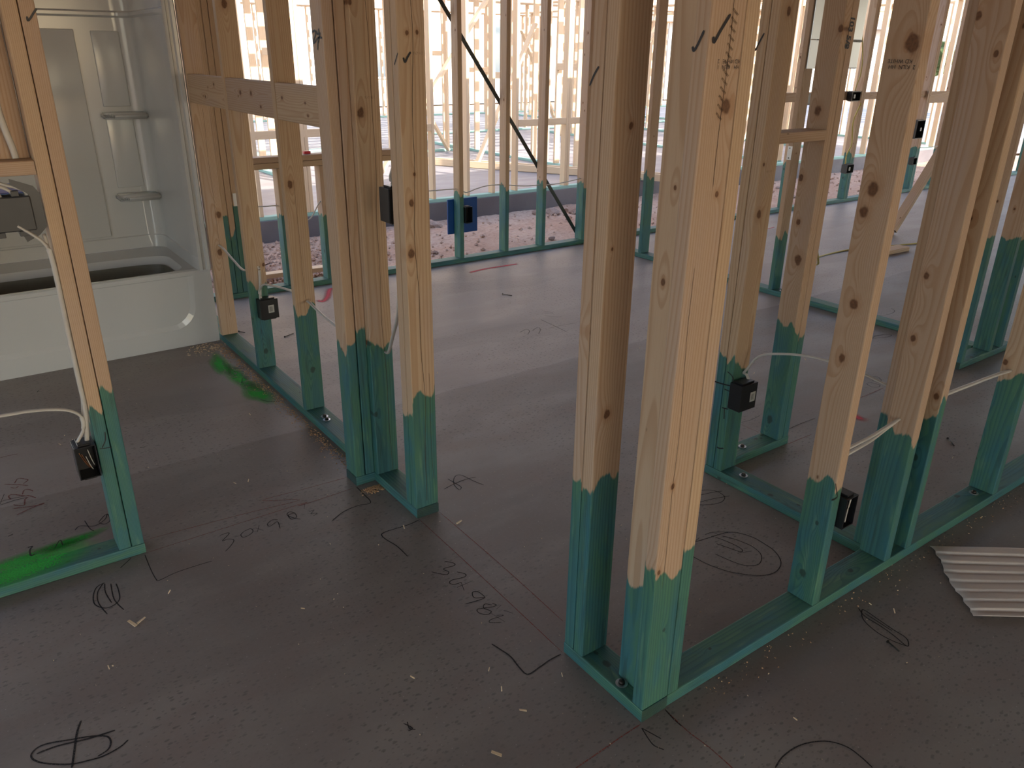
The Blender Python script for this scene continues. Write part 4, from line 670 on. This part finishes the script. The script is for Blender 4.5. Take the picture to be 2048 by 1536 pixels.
def crumbs(name,label,region,n,mat,size):
    V=[];Fc=[]
    for i in range(n):
        x,y=region(); L=random.uniform(.4,1)*size; a=random.uniform(0,6.28); c_,s_=math.cos(a)*L,math.sin(a)*L; h=random.uniform(.001,.004); w_=.28; b=len(V)
        for X,Y in ((-1,-w_),(1,-w_),(1,w_),(-1,w_)): V.append((x+X*c_-Y*s_,y+X*s_+Y*c_,.0003))
        for X,Y in ((-1,-w_),(1,-w_),(1,w_),(-1,w_)): V.append((x+.8*(X*c_-Y*s_),y+.8*(X*s_+Y*c_),h))
        Fc+=[(b+4,b+5,b+6,b+7),(b,b+1,b+5,b+4),(b+1,b+2,b+6,b+5),(b+2,b+3,b+7,b+6),(b+3,b,b+4,b+7)]
    o=objm(name,pyd(name,V,Fc),mat); tag(o,label,'sawdust',kind='stuff')
crumbs('sawdust','small pile of sawdust at the foot of the corner jamb studs',lambda:(1.085+random.gauss(0,.02),2.385-abs(random.gauss(0,.018))),260,SAW,.005)
crumbs('sawdust','sawdust strewn along the partition plate',lambda:(1.105-abs(random.gauss(0,.028)),random.uniform(2.55,4.3)),900,SAW,.004)
crumbs('sawdust','sawdust and bits by the bathtub corner',lambda:(1.02+random.gauss(0,.05),4.25+random.gauss(0,.05)),150,CHIP,.007)
crumbs('sawdust','sawdust crumbs along the front wall plate',lambda:(random.uniform(1.3,3.2),.975-abs(random.gauss(0,.03))),130,SAW,.0026)
crumbs('sawdust','fine pale bits scattered over the open slab',lambda:(random.uniform(-.6,3.0),random.uniform(.45,4.2)),300,CHIP,.0022)
# red cap on sill
t=thing('red_cap','small red plastic cap on the window sill','cap',(2.0,5.13,.886)); bm=bmesh.new(); bx(bm,2.01,2.055,5.12,5.15,.8865,.905,bev=.003,seg=2); objm('cap',bmm('cap',bm),REDP,t)
# ============================================================ outside: clods, gravel
def rockmesh(seed):
    from mathutils import noise
    bm=bmesh.new(); bmesh.ops.create_icosphere(bm,subdivisions=2,radius=1)
    for v in bm.verts: v.co*=1+.45*noise.noise(v.co*1.3+Vector((seed,seed*2,0))); v.co.z*=.6
    return bmm('rock',bm)
RM=[rockmesh(i*3.7) for i in range(6)]
RK=[(1.75,5.75,.10),(1.95,6.35,.16),(1.6,6.3,.09),(2.25,6.0,.08),(2.4,6.7,.07),(2.1,7.0,.06),(2.7,6.2,.08),(1.5,5.9,.06),(2.0,5.6,.05),(2.35,5.5,.05),(3.0,6.6,.05),(4.15,7.2,.13),(4.3,7.0,.07),(5.75,7.15,.10),(6.0,7.05,.12),(5.6,7.25,.07),(6.35,6.9,.05),(4.9,6.1,.04),(5.3,5.9,.04),(3.4,5.8,.05),(3.6,6.2,.04),(7.6,6.6,.06),(8.4,6.9,.08),(9.1,6.3,.06),(10.2,6.8,.09),(11.2,6.4,.07),(2.9,5.6,.05),(2.65,5.75,.07),(1.35,6.6,.1),(9.6,6.9,.05)]
for i,(x,y,s) in enumerate(RK):
    me=RM[i%6]; o=objm('rock',me,STONE,None,(x,y,-.20+s*.18)); o.scale=(s,s*.8,s*.8); o.rotation_euler=(0,0,i*1.3); tag(o,'reddish rock lying in the dirt between the two slabs','rock','rocks in the dirt strip')
def gravel():
    V=[];Fc=[]; base=[(1,0,0),(0,1,0),(-1,0,0),(0,-1,0),(0,0,.8),(0,0,-.6)]; fc=[(0,1,4),(1,2,4),(2,3,4),(3,0,4),(1,0,5),(2,1,5),(3,2,5),(0,3,5)]
    for i in range(3600):
        if i<2600: x=random.gauss(1.9,.7); y=random.uniform(5.3,7.4)
        else: x=random.uniform(0,13); y=random.uniform(5.25,7.4)
        s=random.uniform(.006,.028); a=random.uniform(0,6.3); b=len(V)
        for (p,q,r_) in base:
            j=random.uniform(.6,1.3); V.append((x+s*j*(p*math.cos(a)-q*math.sin(a)),y+s*j*(p*math.sin(a)+q*math.cos(a)),-.185+s*r_*j))
        Fc+=[tuple(b+k for k in f) for f in fc]
    o=objm('gravel',pyd('gravel',V,Fc),DIRT); tag(o,'loose gravel and clods in the dirt strip outside','gravel',kind='stuff')
gravel()
o=bar('plank',None,(1.7,6.05,-.13),(1,-.06,0),(.06,1,0),W,T,.75,-1,mat=FARWOOD); tag(o,'pale board lying in the dirt outside the window','plank')
o=bar('plank',None,(6.15,6.75,-.13),(1,.2,0),(-.2,1,0),.14,.07,.35,-1,mat=FARWOOD); tag(o,'pale wood offcut in the dirt near the brace foot','plank')
# ============================================================ neighbouring house framing
FW=dict(mat=FARWOOD)
def wallX(label,y,x0,x1,xs=None,step=.406,h=SH,ztop=True,blocks=(),off=0):
    t=thing('stud_wall',label,'wall frame',((x0+x1)/2,y,0)); plateX(t,x0,x1,y,mat=FARWOOD)
    xs=xs or [x0+i*step for i in range(int((x1-x0-.04)/step)+1)]
    for x in xs: studX(t,x,random.uniform(-1,-.5) if True else 0,y,mat=FARWOOD,rk=0)
    bar('top_plate',t,(x0,y+W/2,T+SH+T/2),(1,0,0),(0,1,0),W,T,x1-x0,-1,mat=FARWOOD)
    for (a,b,z,wd) in blocks: bar('blocking',t,(a,y+.019,z),(1,0,0),(0,0,1),wd,T,b-a,-1,mat=FARWOOD)
    return t
def wallY(label,x,y0,y1,ys=None,step=.406,blocks=()):
    t=thing('stud_wall',label,'wall frame',(x,(y0+y1)/2,0)); plateY(t,y0,y1,x,mat=FARWOOD)
    ys=ys or [y0+i*step for i in range(int((y1-y0-.04)/step)+1)]
    for y in ys: studY(t,y,-1,x,mat=FARWOOD,rk=0)
    bar('top_plate',t,(x+W/2,y0,T+SH+T/2),(0,1,0),(1,0,0),W,T,y1-y0,-1,mat=FARWOOD)
    for (a,b,z,wd) in blocks: bar('blocking',t,(x+.02,a,z),(0,1,0),(0,0,1),wd,T,b-a,-1,mat=FARWOOD)
    return t
nx=[-6+.5*i for i in range(15)]+[1.6,2.0,2.45,2.92,2.958,3.6,4.36,4.80,5.14,5.46,6.19,6.228,6.75,7.2,7.65,8.1,8.5,8.95,9.4,9.8,10.25,10.7,11.1,11.6,12.1,12.6,13.1,13.6,14.2,14.8,15.4,16]
wallX('sunlit front stud wall of the neighbouring house along its slab edge',7.5,-7,18,nx,blocks=[(2.30,3.55,.785,.075),(4.0,4.36,.785,.075),(5.5,6.19,.785,.075),(6.228,6.75,.785,.075)])
wallY('neighbouring house cross wall standing behind the front wall studs',7.4,8.6,13.0,[8.75,9.2,9.45,9.75,10.3,10.5,10.88,11.3,11.6,11.9,12.3,12.8],blocks=[(8.79,9.2,1.35,.089),(10.54,10.88,1.2,.089)])
wallX('short neighbouring house wall with green plate left of the steel brace',11.6,5.9,7.4,[6.0,6.35,6.75,7.05,7.3])
wallX('far back wall of the neighbouring house',18.6,-7,26,None,.61)
wallX('middle wall of the neighbouring house beyond the cross wall',14.2,7.6,15.5,None,.5,blocks=[(8.15,8.6,1.5,.089),(9.15,9.6,1.2,.089)])
wallY('right-hand cross wall of the neighbouring house',10.6,7.7,13.6,None,.45)
wallY('left-hand cross wall of the neighbouring house',3.6,9.4,14.0,None,.45,blocks=[(9.9,10.26,1.5,.089)])
wallX('neighbouring house wall seen through the window opening',12.6,-1,5.6,None,.42)
wallY('farther cross wall of the neighbouring house',12.9,8.6,18,None,.61)
wallX('right wing wall of the neighbouring house',10.4,11.0,20,None,.5)
wallY('far right cross wall of the neighbouring house',15.5,8,16,None,.61)
BL=('rising right from the neighbouring slab beside the steel brace line','high up next door between the first exterior studs','long and rising right deep in the neighbouring house','small and steep behind the foreground jamb studs','leaning left against the short wall next door','leaning left far inside the neighbouring house')
for i,(a,b) in enumerate((((6.3,9.6,.05),(7.3,9.6,1.9)),((4.6,9.3,.03),(6.4,9.3,2.3)),((8.9,10.2,.03),(10.4,10.2,2.1)),((11.9,9.5,.03),(12.7,9.5,1.8)),((7.0,11.50,.03),(6.2,11.50,1.3)),((10.2,12.5,.03),(9.2,12.5,1.9)))):
    a=Vector(a);b=Vector(b); o=bar('diagonal_brace',None,a,(b-a),(0,1,0),W,T,(b-a).length,-1,mat=FARWOOD); tag(o,'wooden diagonal brace '+BL[i],'brace','temporary braces next door')
o=bar('beam',None,(5.72,10.55,.05),(1.18,-2.0,0),(0,0,1),.09,.045,3.9,-1,mat=FARWOOD); tag(o,'long sunlit beam lying on the neighbouring slab','beam')
o=bar('beam',None,(5.86,10.60,.05),(1.18,-2.0,0),(0,0,1),.09,.045,3.9,-1,mat=FARWOOD); tag(o,'second long beam lying behind the sunlit beam','beam')
def sheet(label,x,y,z0,w_,h_,th,ang=0):
    bm=bmesh.new(); bx(bm,-w_/2,w_/2,-th/2,th/2,0,h_,bev=.002); o=objm('sheathing_panel',bmm('sheathing_panel',bm),SHEET,None,(x,y,z0)); o.rotation_euler=(0,0,ang); tag(o,label,'panel')
sheet('tall tan sheathing panel next door behind the grey let-in board',2.62,8.4,.0,.32,2.45,.018); sheet('broad tan sheathing panel next door at the window opening',1.95,9.2,0,1.2,2.45,.012)
# trusses over the neighbouring house (they stripe its slab with shadow)

for i in range(27):
    y=8.1+i*.45; t=thing('roof_truss','roof truss member over the neighbouring house','truss',(8,y,2.5),'roof trusses next door')
    bar('bottom_chord',t,(-7,y,2.60),(1,0,0),(0,0,1),.14,T,33,-1,mat=FARWOOD)
    if i%2==0: bar('web',t,(2,y,2.6),(1,0,.8),(0,1,0),W,T,1.6,-1,mat=FARWOOD)
# ============================================================ distance
def house(label,x0,x1,y0,y1,h,wins,mat,roof=True):
    t=thing('house',label,'house',((x0+x1)/2,(y0+y1)/2,-.3)); bm=bmesh.new(); bx(bm,x0,x1,y0,y1,-.3,h); objm('wall',bmm('wall',bm),mat,t)
    if roof:
        V=[(x0-.5,y0-.5,h),(x1+.5,y0-.5,h),(x1+.5,y1+.5,h),(x0-.5,y1+.5,h),(x0-.5,(y0+y1)/2,h+2.2),(x1+.5,(y0+y1)/2,h+2.2)]; objm('roof',pyd('roof',V,[(0,1,5,4),(3,4,5,2),(0,4,3),(1,2,5),(0,3,2,1)]),ROOFM,t)
    for (wx,wz,ww,wh) in wins:
        bm=bmesh.new(); bx(bm,wx-.07,wx+ww+.07,y0-.06,y0-.01,wz-.07,wz+wh+.07); fr=objm('window_frame',bmm('window_frame',bm),FRAMEM,t,(0,0,0)); bm=bmesh.new(); bx(bm,wx,wx+ww,y0-.08,y0-.05,wz,wz+wh); objm('pane',bmm('pane',bm),GLASSM,fr,wloc(fr)*0)
    return t
house('pale two-storey house behind the neighbouring frame',8,24,27,38,5.6,[(9.5,.7,1.2,1.3),(12.6,.7,1.8,1.3),(15.6,3.2,.9,1.4),(18.5,.7,.9,2.0),(20.5,3.2,1.2,1.3),(11,3.2,.9,1.4)],STUCCO)
house('white two-storey house at the far left distance',-6,6.4,30,40,5.8,[(3.6,.8,1.1,1.4),(.5,.8,1.1,1.4),(4.2,3.3,1.1,1.4)],STUCCO)
house('grey block house at the far right distance',27,44,26,38,2.9,[(29,.9,1.2,1.2),(33,.9,1.8,1.2),(38,.9,1.2,1.2)],CMU)
def tree(x,y,h,r,label):
    from mathutils import noise
    t=thing('tree',label,'tree',(x,y,-.3)); tube('trunk',[(x,y,-.3),(x+.1,y,h*.5),(x,y,h*.8)],.15,CHIP,t)
    bm=bmesh.new(); bmesh.ops.create_icosphere(bm,subdivisions=4,radius=r)
    for v in bm.verts: v.co*=1+.35*noise.noise(v.co*1.4)+.18*noise.noise(v.co*5); v.co.z*=.8
    objm('crown',bmm('crown',bm),LEAF,t,(x,y,h*.8))
tree(50,34,2.0,1.3,'small green tree beyond the grey block house at right'); tree(58,31,2.0,1.5,'bushy green tree at the far right horizon')
